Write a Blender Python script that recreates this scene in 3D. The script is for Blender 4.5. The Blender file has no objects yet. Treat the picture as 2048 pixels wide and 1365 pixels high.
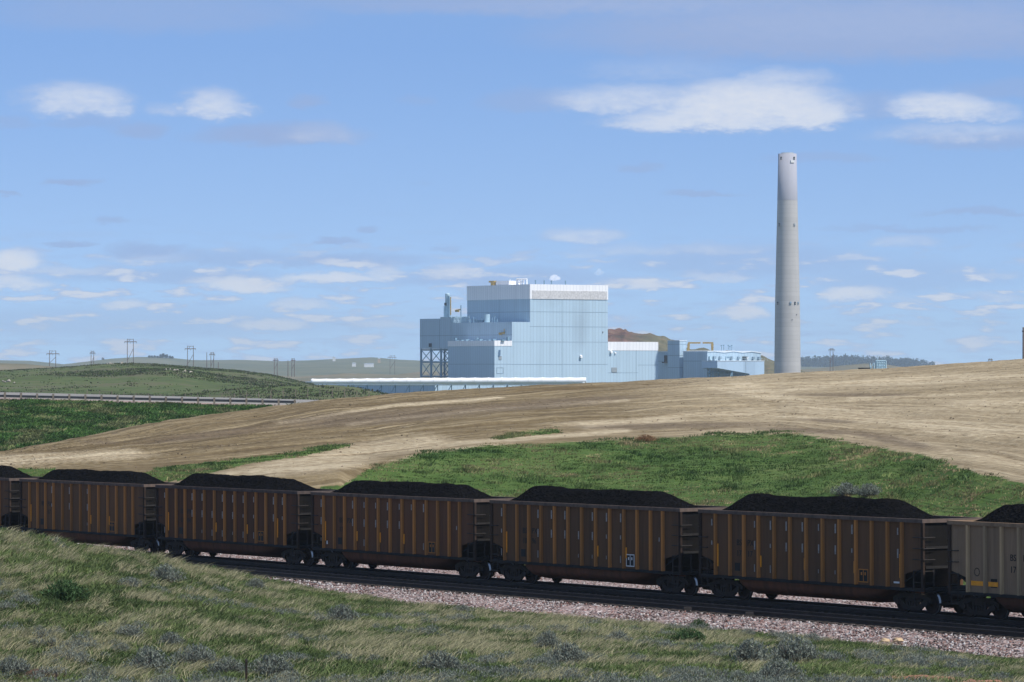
import bpy, bmesh, math, random
import numpy as np
from mathutils import Vector, Matrix, Euler

random.seed(7)
rng = np.random.default_rng(11)
S = bpy.context.scene
COL = S.collection
F, CX, YH, CZ = 7600.0, 1024.0, 730.0, 10.0     # focal length in photo pixels, centre, horizon row, camera height


def at(px, py, D):
    return Vector(((px - CX) * D / F, D, CZ + (YH - py) * D / F))


# ------------------------------------------------------------------ helpers
def link(o, parent=None):
    COL.objects.link(o)
    if parent is not None:
        o.parent = parent
    return o


def tag(o, label=None, cat=None, group=None, kind=None):
    if label: o['label'] = label
    if cat: o['category'] = cat
    if group: o['group'] = group
    if kind: o['kind'] = kind
    return o


def empty(name, loc, rz=0.0):
    o = bpy.data.objects.new(name, None)
    o.location = loc
    o.rotation_euler = (0, 0, rz)
    o.empty_display_size = 0.2
    return link(o)


class MB:
    """collects verts / faces, builds ONE mesh object"""
    def __init__(self):
        self.v, self.f, self.m, self.sm = [], [], [], []

    def add(self, vs, fs, mi=0, smooth=False):
        n = len(self.v)
        self.v += [tuple(p) for p in vs]
        for f in fs:
            self.f.append([i + n for i in f]); self.m.append(mi); self.sm.append(smooth)

    def box(self, x0, x1, y0, y1, z0, z1, mi=0):
        if x0 > x1: x0, x1 = x1, x0
        if y0 > y1: y0, y1 = y1, y0
        if z0 > z1: z0, z1 = z1, z0
        vs = [(x0, y0, z0), (x1, y0, z0), (x1, y1, z0), (x0, y1, z0), (x0, y0, z1), (x1, y0, z1), (x1, y1, z1), (x0, y1, z1)]
        self.add(vs, [(3, 2, 1, 0), (4, 5, 6, 7), (0, 1, 5, 4), (1, 2, 6, 5), (2, 3, 7, 6), (3, 0, 4, 7)], mi)

    def tube(self, a, b, r, n=8, mi=0, r2=None, cap=True):
        a, b = Vector(a), Vector(b)
        r2 = r if r2 is None else r2
        d = (b - a).normalized()
        up = Vector((0, 0, 1)) if abs(d.z) < .9 else Vector((1, 0, 0))
        u = d.cross(up).normalized(); w = u.cross(d)
        vs = []
        for p, rr in ((a, r), (b, r2)):
            for i in range(n):
                t = 2 * math.pi * i / n
                vs.append(p + (u * math.cos(t) + w * math.sin(t)) * rr)
        fs = [(i, (i + 1) % n, n + (i + 1) % n, n + i) for i in range(n)]
        self.add(vs, fs, mi, n > 6)
        if cap:
            self.add(vs[:n], [tuple(range(n))[::-1]], mi); self.add(vs[n:], [tuple(range(n))], mi)

    def bar(self, a, b, w, mi=0):
        self.tube(a, b, w * .7071, 4, mi)

    def prism(self, poly, axis, a0, a1, mi=0):
        """polygon given in the two other axes, extruded along axis"""
        def P(p, q, a):
            return {'x': (a, p, q), 'y': (p, a, q), 'z': (p, q, a)}[axis]
        n = len(poly)
        vs = [P(p, q, a0) for p, q in poly] + [P(p, q, a1) for p, q in poly]
        fs = [tuple(range(n)), tuple(range(n, 2 * n))[::-1]]
        fs += [(i, n + i, n + (i + 1) % n, (i + 1) % n) for i in range(n)]
        self.add(vs, fs, mi)

    def lathe(self, prof, axis_o, axis_d, n=24, mi=0, mis=None, smooth=True):
        """prof: list of (radius, along)"""
        o, d = Vector(axis_o), Vector(axis_d).normalized()
        up = Vector((0, 0, 1)) if abs(d.z) < .9 else Vector((1, 0, 0))
        u = d.cross(up).normalized(); w = d.cross(u)
        vs = []
        for r, a in prof:
            for i in range(n):
                t = 2 * math.pi * i / n
                vs.append(o + d * a + (u * math.cos(t) + w * math.sin(t)) * r)
        for k in range(len(prof) - 1):
            fs = [(k * n + i, k * n + (i + 1) % n, (k + 1) * n + (i + 1) % n, (k + 1) * n + i) for i in range(n)]
            base = len(self.v)
            self.add(vs, fs, mis[k] if mis else mi, smooth) if k == 0 else self._addf(fs, self._b, mis[k] if mis else mi, smooth)
            if k == 0: self._b = base

    def _addf(self, fs, base, mi, smooth):
        for f in fs:
            self.f.append([i + base for i in f]); self.m.append(mi); self.sm.append(smooth)

    def mesh(self, name, mats):
        me = bpy.data.meshes.new(name)
        me.from_pydata(self.v, [], self.f)
        for m in (mats if isinstance(mats, (list, tuple)) else [mats]):
            me.materials.append(m)
        me.polygons.foreach_set('material_index', self.m)
        me.polygons.foreach_set('use_smooth', self.sm)
        bm = bmesh.new(); bm.from_mesh(me)
        bmesh.ops.recalc_face_normals(bm, faces=bm.faces)
        bm.to_mesh(me); bm.free()
        return me

    def build(self, name, mats, parent=None):
        return link(bpy.data.objects.new(name, self.mesh(name, mats)), parent)


def np_mesh(name, verts, tris=None, quads=None, mat=None, smooth=False, color=None, uv=None):
    """fast mesh from numpy arrays"""
    me = bpy.data.meshes.new(name)
    verts = np.asarray(verts, np.float32)
    nt = 0 if tris is None else len(tris)
    nq = 0 if quads is None else len(quads)
    me.vertices.add(len(verts)); me.vertices.foreach_set('co', verts.ravel())
    loops = []
    if nt: loops.append(np.asarray(tris, np.int32).ravel())
    if nq: loops.append(np.asarray(quads, np.int32).ravel())
    li = np.concatenate(loops)
    me.loops.add(len(li)); me.loops.foreach_set('vertex_index', li)
    me.polygons.add(nt + nq)
    starts = np.concatenate([np.arange(nt) * 3, nt * 3 + np.arange(nq) * 4]).astype(np.int32)
    me.polygons.foreach_set('loop_start', starts)
    if smooth: me.polygons.foreach_set('use_smooth', np.ones(nt + nq, bool))
    me.update(calc_edges=True)
    if color is not None:
        for cname, c in color.items():
            at_ = me.color_attributes.new(cname, 'FLOAT_COLOR', 'POINT')
            c4 = np.ones((len(verts), 4), np.float32); c4[:, :c.shape[1]] = c
            at_.data.foreach_set('color', c4.ravel())
    if mat: me.materials.append(mat)
    return me


def np_obj(name, *a, parent=None, **k):
    return link(bpy.data.objects.new(name, np_mesh(name, *a, **k)), parent)


# ---- value noise in numpy
_tab = rng.random((256, 256))
def vnoise(x, y, s=0):
    x = np.asarray(x, float) + s * 17.31; y = np.asarray(y, float) + s * 9.77
    xi = np.floor(x).astype(int); yi = np.floor(y).astype(int)
    fx = x - xi; fy = y - yi
    fx = fx * fx * (3 - 2 * fx); fy = fy * fy * (3 - 2 * fy)
    a = _tab[xi & 255, yi & 255]; b = _tab[(xi + 1) & 255, yi & 255]
    c = _tab[xi & 255, (yi + 1) & 255]; d = _tab[(xi + 1) & 255, (yi + 1) & 255]
    return (a * (1 - fx) + b * fx) * (1 - fy) + (c * (1 - fx) + d * fx) * fy
def fbm(x, y, s=0, o=4):
    r = 0; a = .5; t = 0
    for i in range(o):
        r = r + a * vnoise(np.asarray(x) * 2 ** i, np.asarray(y) * 2 ** i, s + i); t += a; a *= .5
    return r / t

# ------------------------------------------------------------------ materials
class NT:
    def __init__(self, name):
        self.mat = bpy.data.materials.new(name); self.mat.use_nodes = True
        self.t = self.mat.node_tree; self.b = self.t.nodes['Principled BSDF']
    def n(self, typ, **kw):
        nd = self.t.nodes.new(typ)
        for k, v in kw.items():
            if k == 'inp':
                for a, b in v.items(): 
                    if hasattr(b, 'links') or isinstance(b, bpy.types.NodeSocket): self.t.links.new(b, nd.inputs[a])
                    else: nd.inputs[a].default_value = b
            else: setattr(nd, k, v)
        return nd
    def l(self, a, b): self.t.links.new(a, b)
    def math(self, op, a, b=0.0, clamp=False):
        nd = self.n('ShaderNodeMath', operation=op, use_clamp=clamp)
        for i, v in enumerate((a, b)):
            if isinstance(v, bpy.types.NodeSocket): self.l(v, nd.inputs[i])
            else: nd.inputs[i].default_value = v
        return nd.outputs[0]
    def mix(self, f, a, b, blend='MIX'):
        nd = self.n('ShaderNodeMix', data_type='RGBA', blend_type=blend)
        for i, v in ((0, f), (6, a), (7, b)):
            if isinstance(v, bpy.types.NodeSocket): self.l(v, nd.inputs[i])
            elif i == 0: nd.inputs[0].default_value = v
            else: nd.inputs[i].default_value = (*v[:3], 1)
        return nd.outputs[2]
    def ramp(self, f, stops, interp='LINEAR'):
        nd = self.n('ShaderNodeValToRGB'); nd.color_ramp.interpolation = interp
        els = nd.color_ramp.elements
        while len(els) < len(stops): els.new(.5)
        for e, (p, c) in zip(els, stops):
            e.position = p; e.color = (*c, 1) if len(c) == 3 else c
        self.l(f, nd.inputs[0]); return nd.outputs[0]
    def noise(self, vec, scale, detail=4, rough=.55):
        nd = self.n('ShaderNodeTexNoise'); nd.inputs['Scale'].default_value = scale
        nd.inputs['Detail'].default_value = detail; nd.inputs['Roughness'].default_value = rough
        if vec is not None: self.l(vec, nd.inputs['Vector'])
        return nd.outputs[0]
    def mapping(self, vec, scale=(1, 1, 1), rot=(0, 0, 0), loc=(0, 0, 0)):
        nd = self.n('ShaderNodeMapping'); nd.inputs['Scale'].default_value = scale
        nd.inputs['Rotation'].default_value = rot; nd.inputs['Location'].default_value = loc
        self.l(vec, nd.inputs['Vector']); return nd.outputs[0]
    def obj(self): return self.n('ShaderNodeTexCoord').outputs['Object']
    def bump(self, h, strength=.3, dist=.05):
        nd = self.n('ShaderNodeBump'); nd.inputs['Strength'].default_value = strength
        nd.inputs['Distance'].default_value = dist
        self.l(h, nd.inputs['Height']); self.l(nd.outputs[0], self.b.inputs['Normal'])
    def out(self, col=None, rough=.8, spec=.3, metal=0.0):
        if col is not None:
            if isinstance(col, bpy.types.NodeSocket): self.l(col, self.b.inputs['Base Color'])
            else: self.b.inputs['Base Color'].default_value = (*col, 1)
        if isinstance(rough, bpy.types.NodeSocket): self.l(rough, self.b.inputs['Roughness'])
        else: self.b.inputs['Roughness'].default_value = rough
        self.b.inputs['Specular IOR Level'].default_value = spec
        self.b.inputs['Metallic'].default_value = metal
        return self.mat


def simple(name, c, rough=.7, var=.25, scale=1.5, spec=.3, metal=0.0, c2=None, bump=0):
    m = NT(name); o = m.obj()
    nz = m.noise(o, scale, 5)
    c2 = c2 or tuple(x * (1 - var) for x in c)
    f = m.ramp(nz, [(.35, (0, 0, 0)), (.65, (1, 1, 1))])
    if bump: m.bump(m.noise(o, scale * 6, 4), bump)
    return m.out(m.mix(f, c2, c), rough, spec, metal)


M = {}
# coal cars ------------------------------------------------------------
def car_paint(name, c, c2, dust):
    m = NT(name); o = m.obj(); oi = m.n('ShaderNodeObjectInfo').outputs['Random']
    streak = m.noise(m.mapping(o, (3.0, 3.0, .35)), 1.2, 5)
    patch = m.noise(o, .7, 4)
    col = m.mix(m.ramp(streak, [(.35, (0, 0, 0)), (.7, (1, 1, 1))]), c, c2)
    col = m.mix(m.math('MULTIPLY', m.ramp(patch, [(.45, (0, 0, 0)), (.75, (1, 1, 1))]), .6), col, dust)
    s = m.n('ShaderNodeSeparateXYZ'); m.l(o, s.inputs[0])
    run = m.noise(m.mapping(o, (2.2, 2.2, .12)), 1.6, 4, .6)
    spill = m.math('MULTIPLY', m.ramp(run, [(.50, (0, 0, 0)), (.72, (1, 1, 1))]), .28)
    col = m.mix(spill, col, (.030, .025, .021))
    col = m.mix(1.0, col, m.ramp(oi, [(0, (.80, .80, .82)), (.5, (1, 1, 1)), (1, (1.22, 1.16, 1.08))]), 'MULTIPLY')
    m.bump(m.noise(o, 3, 4), .15)
    return m.out(col, .85, .08)
M['body'] = car_paint('weathered brown paint', (.150, .080, .042), (.110, .063, .037), (.108, .072, .046))
M['body2'] = car_paint('dark red brown paint', (.142, .067, .037), (.104, .054, .033), (.098, .064, .043))
M['body_pale'] = car_paint('taupe paint', (.315, .212, .130), (.245, .168, .107), (.26, .17, .10))
M['rib'] = car_paint('rust orange rib paint', (.44, .19, .052), (.32, .135, .045), (.23, .13, .07))
M['rib_pale'] = car_paint('sand rib paint', (.45, .32, .185), (.34, .245, .145), (.30, .21, .125))
M['chord'] = car_paint('grey brown chord', (.125, .095, .080), (.085, .068, .060), (.10, .08, .068))
M['endgrey'] = car_paint('sooty end steel', (.011, .0098, .009), (.008, .0073, .0068), (.016, .014, .0125))
M['post_dark'] = car_paint('sooty brown post', (.055, .036, .026), (.04, .028, .022), (.035, .028, .023))
M['iron'] = simple('grey iron', (.045, .038, .034), .8, .4, 3)
M['tub'] = car_paint('rust brown tub', (.17, .072, .042), (.12, .055, .036), (.08, .052, .038))
M['under'] = simple('black underframe', (.022, .020, .019), .8, .4, 3)
M['bogie'] = simple('bogie casting', (.026, .021, .018), .75, .5, 4, c2=(.045, .028, .02))
M['wheel'] = simple('wheel plate', (.045, .026, .019), .8, .4, 5)
M['tread'] = simple('polished tread', (.50, .48, .46), .35, .2, 3, metal=1.0)
M['tape'] = simple('orange reflective tape', (.95, .36, .02), .45, .2, 5)
M['dash'] = simple('worn white dash', (.37, .35, .325), .7, .4, 6)
M['black'] = simple('black paint', (.012, .012, .012), .6, .3, 4)
M['white'] = simple('white paint', (.75, .75, .73), .6, .15, 3)
M['coal'] = None
def mk_coal():
    m = NT('coal'); o = m.obj()
    v = m.n('ShaderNodeTexVoronoi'); v.inputs['Scale'].default_value = 9; m.l(o, v.inputs['Vector'])
    v2 = m.n('ShaderNodeTexVoronoi'); v2.inputs['Scale'].default_value = 4; m.l(o, v2.inputs['Vector'])
    col = m.ramp(v.outputs['Color'], [(.1, (.0025, .0025, .0027)), (.9, (.0085, .0083, .0088))])
    h = m.math('ADD', v.outputs['Distance'], m.math('MULTIPLY', v2.outputs['Distance'], 1.2))
    m.bump(h, .6, .08)
    return m.out(col, 1.0, 0.0)
M['coal'] = mk_coal()
M['rail'] = simple('rail steel', (.05, .034, .026), .6, .4, 2)
M['railtop'] = simple('rail head', (.35, .33, .32), .35, .2, 2, metal=1.0)
M['tie'] = simple('creosoted tie', (.055, .045, .038), .9, .4, 2)

def mk_ballast():
    m = NT('pink granite ballast'); o = m.obj()
    v = m.n('ShaderNodeTexVoronoi'); v.inputs['Scale'].default_value = 7.0; m.l(o, v.inputs['Vector'])
    v3 = m.n('ShaderNodeTexVoronoi'); v3.inputs['Scale'].default_value = 3.2; m.l(o, v3.inputs['Vector'])
    sep = m.n('ShaderNodeSeparateColor'); m.l(v.outputs['Color'], sep.inputs[0])
    col = m.ramp(sep.outputs[0], [(.0, (.06, .048, .044)), (.2, (.22, .165, .150)), (.45, (.32, .255, .235)), (.7, (.42, .37, .345)), (.88, (.29, .165, .135)), (1, (.62, .59, .56))])
    sep3 = m.n('ShaderNodeSeparateColor'); m.l(v3.outputs['Color'], sep3.inputs[0])
    col = m.mix(.55, col, m.ramp(sep3.outputs[1], [(0, (.5, .45, .45)), (1, (1.25, 1.2, 1.2))]), 'MULTIPLY')
    big = m.noise(o, .15, 3)
    col = m.mix(.5, col, m.ramp(big, [(.3, (.8, .78, .78)), (.7, (1.1, 1.05, 1.05))]), 'MULTIPLY')
    # coal dust and the train's shade painted into the ballast along the tracks: signed distance from the far track centre line
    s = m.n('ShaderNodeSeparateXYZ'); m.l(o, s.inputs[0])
    q = m.math('ADD', m.math('ADD', m.math('MULTIPLY', s.outputs[0], DUST_SHADE[0]), m.math('MULTIPLY', s.outputs[1], DUST_SHADE[1])), DUST_SHADE[2])
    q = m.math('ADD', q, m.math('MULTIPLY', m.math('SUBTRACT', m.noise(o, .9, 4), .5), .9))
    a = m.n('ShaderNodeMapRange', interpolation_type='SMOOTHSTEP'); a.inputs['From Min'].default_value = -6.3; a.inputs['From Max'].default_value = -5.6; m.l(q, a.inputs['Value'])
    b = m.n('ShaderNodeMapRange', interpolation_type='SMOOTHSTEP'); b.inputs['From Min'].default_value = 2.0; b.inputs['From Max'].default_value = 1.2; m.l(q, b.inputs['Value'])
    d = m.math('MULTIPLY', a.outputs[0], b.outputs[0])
    dust = m.ramp(sep.outputs[0], [(0, (.012, .012, .012)), (.6, (.05, .046, .045)), (1, (.17, .155, .15))])  # dark stone tones for dusty ballast, shade of the train included
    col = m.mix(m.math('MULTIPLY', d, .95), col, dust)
    m.bump(m.math('ADD', v.outputs['Distance'], m.math('MULTIPLY', v3.outputs['Distance'], .8)), .9, .12)
    return m.out(col, .9, .1)
M['stone'] = simple('tan boulder', (.55, .40, .24), .9, .35, 4, bump=.4)
M['sandstone'] = simple('grey sandstone', (.36, .325, .27), .95, .35, 1)
M['pebble'] = simple('pink gravel stone', (.50, .40, .37), .9, .45, 3)

# plant ----------------------------------------------------------------
def mk_wall(name, c, soot=None, period=2.1):
    m = NT(name); o = m.obj()
    s = m.n('ShaderNodeSeparateXYZ'); m.l(o, s.inputs[0])
    cc = m.math('ADD', s.outputs[0], s.outputs[1])
    fr = m.math('FRACT', m.math('DIVIDE', cc, period))
    seam = m.math('LESS_THAN', fr, .2)
    pan = m.math('FLOOR', m.math('DIVIDE', cc, period))
    wn = m.n('ShaderNodeTexWhiteNoise', noise_dimensions='1D'); m.l(pan, wn.inputs['W'])
    dirt = m.noise(m.mapping(o, (.25, .25, .03)), 1.0, 5)
    col = m.mix(m.math('MULTIPLY', seam, .28), c, (c[0] * .5, c[1] * .52, c[2] * .55))
    col = m.mix(m.math('MULTIPLY', wn.outputs[0], .18), col, tuple(x * .72 for x in c))
    col = m.mix(m.math('MULTIPLY', m.ramp(dirt, [(.5, (0, 0, 0)), (.8, (1, 1, 1))]), .22), col, tuple(x * .6 for x in c))
    if soot:
        for (x0, z0, rx, rz, k) in soot:
            dx = m.math('DIVIDE', m.math('SUBTRACT', s.outputs[0], x0), rx)
            dz = m.math('DIVIDE', m.math('SUBTRACT', s.outputs[2], z0), rz)
            d = m.math('ADD', m.math('MULTIPLY', dx, dx), m.math('MULTIPLY', dz, dz))
            d = m.math('SUBTRACT', 1.0, d, True)
            d = m.math('MULTIPLY', m.math('MULTIPLY', d, m.math('ADD', dirt, .3)), k, True)
            col = m.mix(d, col, (.16, .19, .23))
    m.bump(seam, .4, .2)
    return m.out(col, .55, .3)
WALL = (.415, .548, .645)
M['seam'] = simple('dark seam flashing', (.24, .335, .41), .6)
M['wall'] = mk_wall('pale blue siding', WALL)
M['parapet'] = mk_wall('white siding', (.84, .84, .85))
M['roof'] = simple('pale roof edge', (.66, .72, .76), .6, .15, .2)
M['steelblue'] = simple('blue painted steel', (.19, .32, .42), .6, .2, .5)
M['steelpale'] = simple('pale blue steel', (.42, .58, .66), .5, .2, .5)
M['yellow'] = simple('yellow crane paint', (.50, .34, .10), .6, .3, .8)
M['dark'] = simple('dark opening', (.015, .016, .018), .8)
M['grey'] = simple('grey metal panel', (.30, .34, .36), .6, .2, .6)
M['pipewhite'] = simple('white lagged pipe', (.90, .90, .89), .5, .06, .35)
def mk_louvre():
    m = NT('grey louvre mesh'); o = m.obj()
    n1 = m.noise(m.mapping(o, (1, 1, .5)), 2.2, 5, .7)
    col = m.ramp(n1, [(.35, (.40, .39, .385)), (.65, (.66, .65, .64))])
    return m.out(col, .8, .2)
M['louvre'] = mk_louvre()
def mk_concrete(name, c, bands=True):
    m = NT(name); o = m.obj()
    s = m.n('ShaderNodeSeparateXYZ'); m.l(o, s.inputs[0])
    st = m.noise(m.mapping(o, (.35, .35, .04)), 1.0, 5)
    col = m.mix(m.math('MULTIPLY', m.ramp(st, [(.35, (0, 0, 0)), (.7, (1, 1, 1))]), .35), c, tuple(x * .72 for x in c))
    if bands:
        fl = m.math('FLOOR', m.math('DIVIDE', s.outputs[2], 2.3))
        wn = m.n('ShaderNodeTexWhiteNoise', noise_dimensions='1D'); m.l(fl, wn.inputs['W'])
        col = m.mix(m.math('MULTIPLY', wn.outputs[0], .35), col, tuple(x * .74 for x in c))
        ln = m.math('LESS_THAN', m.math('FRACT', m.math('DIVIDE', s.outputs[2], 2.3)), .14)
        col = m.mix(m.math('MULTIPLY', ln, .18), col, tuple(x * .55 for x in c))
    return m.out(col, .9, .15)
M['concrete'] = mk_concrete('banded concrete', (.46, .445, .425))
M['concrete_paint'] = mk_concrete('grey painted concrete', (.37, .37, .405), False)

# ground ----------------------------------------------------------------
def mk_soil(name, stops, scale=.4, bump=.4, scl2=4):
    m = NT(name); o = m.obj()
    n1 = m.noise(o, scale, 6, .65); n2 = m.noise(o, scale * scl2, 5, .6)
    f = m.math('ADD', m.math('MULTIPLY', n1, .6), m.math('MULTIPLY', n2, .4))
    m.bump(n2, bump, .3)
    return m.out(m.ramp(f, stops), .95, .1)
M['bank'] = mk_soil('grassy bank soil', [(.3, (.055, .062, .028)), (.5, (.10, .10, .05)), (.62, (.17, .15, .085)), (.75, (.09, .10, .045))], .35)
M['farhill'] = mk_soil('far prairie', [(.3, (.070, .085, .045)), (.5, (.115, .120, .065)), (.7, (.18, .165, .10))], .004, .1)
M['prairie'] = mk_soil('prairie grassland', [(.36, (.082, .074, .048)), (.45, (.064, .092, .030)), (.51, (.092, .112, .045)), (.57, (.112, .102, .064)), (.63, (.066, .098, .030)), (.7, (.10, .09, .058))], .022, .4, 14)
M['brownhill'] = mk_soil('brown shale hill', [(.3, (.09, .095, .05)), (.5, (.16, .14, .085)), (.7, (.25, .20, .13))], .008, .3, 6)
def mk_scoria():
    m = NT('scoria hill'); o = m.obj()
    n1 = m.noise(o, .02, 6, .65); n2 = m.noise(o, .09, 5, .65)
    s = m.n('ShaderNodeSeparateXYZ'); m.l(o, s.inputs[0])
    green = m.ramp(n2, [(.3, (.075, .075, .040)), (.6, (.14, .125, .07)), (.75, (.24, .16, .10))])
    red = m.ramp(n2, [(.34, (.05, .032, .026)), (.52, (.14, .068, .048)), (.7, (.23, .135, .10))])
    f = m.math('ADD', m.math('DIVIDE', m.math('SUBTRACT', 110.0, s.outputs[0]), 55.0), m.math('MULTIPLY', m.math('SUBTRACT', n1, .5), 3.0), True)
    m.bump(n2, .8, 3)
    return m.out(m.mix(f, green, red), .95, .1)
M['scoria'] = mk_scoria()
M['road'] = simple('pale concrete road', (.25, .235, .21), .9, .15, .2)
M['roadshoulder'] = simple('pinkish road shoulder', (.30, .22, .19), .95, .3, .5)
M['post'] = simple('weathered wood post', (.27, .22, .17), .9, .3, 2)
M['guard'] = simple('grey guardrail steel', (.075, .078, .083), .7, .2, 1)
M['pole'] = simple('brown wood pole', (.16, .105, .075), .9, .3, .5)
M['forest'] = simple('dark pine needles', (.022, .040, .030), .9, .4, .05)

def mk_mid():
    m = NT('graded dirt and grass ground'); tc = m.n('ShaderNodeTexCoord'); o = tc.outputs['Object']
    at_ = m.n('ShaderNodeAttribute', attribute_name='mask'); sp = m.n('ShaderNodeSeparateColor'); m.l(at_.outputs['Color'], sp.inputs[0])
    at2 = m.n('ShaderNodeAttribute', attribute_name='flow')
    flow = at2.outputs['Vector']
    fur = m.noise(m.mapping(flow, (1 / 26., 1 / 1.5, 1)), 1.0, 6, .6)
    fur2 = m.noise(m.mapping(flow, (1 / 70., 1 / 6.0, 1)), 1.0, 4, .55)
    fine = m.noise(o, 1.6, 6, .7)
    mot = m.noise(o, .16, 4, .6)
    clod = m.noise(m.mapping(flow, (1 / 5., 1 / 1.2, 1)), 1.0, 5, .7)
    f = m.math('ADD', m.math('ADD', m.math('MULTIPLY', fur, .45), m.math('MULTIPLY', fur2, .35)), m.math('MULTIPLY', fine, .2))
    dirt = m.ramp(f, [(.34, (.068, .046, .023)), (.43, (.128, .092, .047)), (.50, (.180, .135, .072)), (.57, (.265, .205, .116)), (.66, (.40, .325, .200))])
    dirt = m.mix(m.math('MULTIPLY', m.ramp(clod, [(.56, (0, 0, 0)), (.70, (1, 1, 1))]), .55), dirt, (.085, .062, .04))
    dirt = m.mix(m.math('MULTIPLY', sp.outputs[1], .8), dirt, m.ramp(m.math('ADD', m.math('MULTIPLY', fine, .55), m.math('MULTIPLY', fur, .45)), [(.37, (.225, .170, .100)), (.46, (.385, .308, .195)), (.57, (.56, .465, .315))]))
    dirt = m.mix(m.math('MULTIPLY', m.ramp(sp.outputs[2], [(.0, (0, 0, 0)), (1, (1, 1, 1))]), .7), dirt, m.ramp(fine, [(.3, (.09, .068, .045)), (.7, (.18, .135, .09))]))
    grass = m.ramp(m.math('ADD', m.math('MULTIPLY', fine, .5), m.math('MULTIPLY', mot, .5)), [(.35, (.040, .078, .018)), (.5, (.070, .118, .028)), (.6, (.105, .145, .042)), (.72, (.17, .175, .075))])
    g = m.math('ADD', sp.outputs[0], m.math('MULTIPLY', m.math('SUBTRACT', m.noise(o, .9, 5, .7), .5), .9))
    g = m.ramp(g, [(.45, (0, 0, 0)), (.58, (1, 1, 1))])
    h = m.math('ADD', m.math('MULTIPLY', fur, 1.0), m.math('MULTIPLY', fine, .5))
    m.bump(h, .8, .6)
    return m.out(m.mix(g, dirt, grass), .95, .08)
M['mid'] = mk_mid()

def mk_blade():
    m = NT('grass blades')
    a = m.n('ShaderNodeAttribute', attribute_name='Col')
    m.out(a.outputs['Color'], .75, .2)
    tr = m.n('ShaderNodeBsdfTranslucent'); m.l(a.outputs['Color'], tr.inputs['Color'])
    mx = m.n('ShaderNodeMixShader'); mx.inputs[0].default_value = .3
    m.l(m.b.outputs[0], mx.inputs[1]); m.l(tr.outputs[0], mx.inputs[2])
    m.l(mx.outputs[0], m.t.nodes['Material Output'].inputs['Surface'])
    return m.mat
M['blade'] = mk_blade()

# ------------------------------------------------------------------ track geometry
def k_of(u):
    u = np.clip(u, -2600, 3400); return (u - 62.) / (254. + .06233 * u)
def D_track(u):                       # depth of the near side plane of the train at photo column u
    return 215.6 * (1 - .06233 * k_of(u))
def k_point(k, z=0):
    D = 215.6 * (1 - .06233 * k); px = (62 + 254 * k) / (1 - .06233 * k)
    return Vector(((px - CX) * D / F, D, 0))
AWAY = (k_point(0) - k_point(4)).normalized()          # along the track, away from the camera (to the left)
FAR = Vector((-AWAY.y, AWAY.x, 0)) * -1                # perpendicular, away from the camera
if FAR.y < 0: FAR = -FAR
SLOPE = -.0047
CAR_L = (k_point(3) - k_point(4)).length
C4 = k_point(4) + FAR * 1.57                           # track centre line at k = 4
def track_pt(s, q, z):
    p = C4 + AWAY * s + FAR * q
    return Vector((p.x, p.y, SLOPE * s + z))
def track_coords(x, y):
    dx, dy = x - C4.x, y - C4.y
    return dx * AWAY.x + dy * AWAY.y, dx * FAR.x + dy * FAR.y
DUST_SHADE = (FAR.x, FAR.y, -(FAR.x * C4.x + FAR.y * C4.y))
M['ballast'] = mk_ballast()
def ballast_z(x, y):
    s, q = track_coords(x, y)
    b = -.24 + np.where(q < -6.1, (q + 6.1) * .13, 0) - np.where(q > 7.2, (q - 7.2) * .28, 0)
    return SLOPE * s + b

# ------------------------------------------------------------------ terrain functions
EU = np.array([-2500, -900, -300, 0, 80, 150, 300, 400, 480, 560, 650, 800, 1000, 1200, 1400, 1624, 1800, 2048, 2600, 4500], float)
EY = np.array([900, 990, 1036, 1060, 1074, 1090, 1112, 1135, 1150, 1165, 1184, 1206, 1226, 1242, 1258, 1278, 1296, 1322, 1380, 1560], float)
ED = np.array([130, 138, 146, 150, 152, 154, 160, 166, 171, 172, 171, 167, 161, 156, 151, 145.5, 141, 134, 122, 100], float)
def fg_z(x, y):
    D = np.maximum(y, .5); u = CX + F * x / D
    De = np.interp(u, EU, ED); ye = np.interp(u, EU, EY)
    ze = CZ - De * (ye - YH) / F
    Db = np.minimum(95., De - 12); zb = 1.94 + (95 - Db) * .05
    t = (D - Db) / (De - Db)
    z = zb + (ze - zb) * np.clip(t, 0, 1) + np.where(t < 0, (Db - D) * .068, 0) - np.where(t > 1, (D - De) * .42, 0)
    z = z + (fbm(x / 7, y / 7, 3) - .5) * .34 * np.clip(1.15 - t, 0, 1) * np.clip(t + .6, 0, 1) + (fbm(x / 1.6, y / 2.5, 5) - .5) * .14
    return np.maximum(z, -2.2)

U1 = np.array([-2500, -1000, 0, 300, 560, 680, 740, 850, 1000, 1250, 1500, 1600, 1700, 1850, 1950, 2048, 2600, 4500], float)
Y1 = np.array([960, 955, 948, 955, 972, 972, 935, 905, 888, 879, 866, 866, 884, 910, 943, 965, 1010, 1100], float)
D1 = np.array([300, 262, 240, 236, 225, 225, 233, 243, 252, 258, 262, 258, 245, 225, 205, 195, 165, 120], float)
U2 = np.array([-2500, -800, 0, 130, 330, 500, 640, 800, 1000, 1200, 1400, 1600, 1800, 2048, 2600, 4500], float)
Y2 = np.array([960, 940, 905, 880, 842, 820, 801, 787, 776, 767, 757, 746, 736, 719, 700, 660], float) - 1.5
D2 = np.array([320, 275, 300, 318, 345, 372, 395, 415, 440, 455, 465, 470, 475, 480, 490, 500], float)
UR = np.array([-2500, 0, 600, 760, 900, 4500], float)
YR = np.array([770, 799, 814, 819, 830, 840], float)         # base line of the guardrail
Y1G = np.array([960, 955, 948, 950, 949, 942, 932, 906, 888, 879, 866, 866, 884, 910, 943, 965, 1010, 1100], float)
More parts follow.
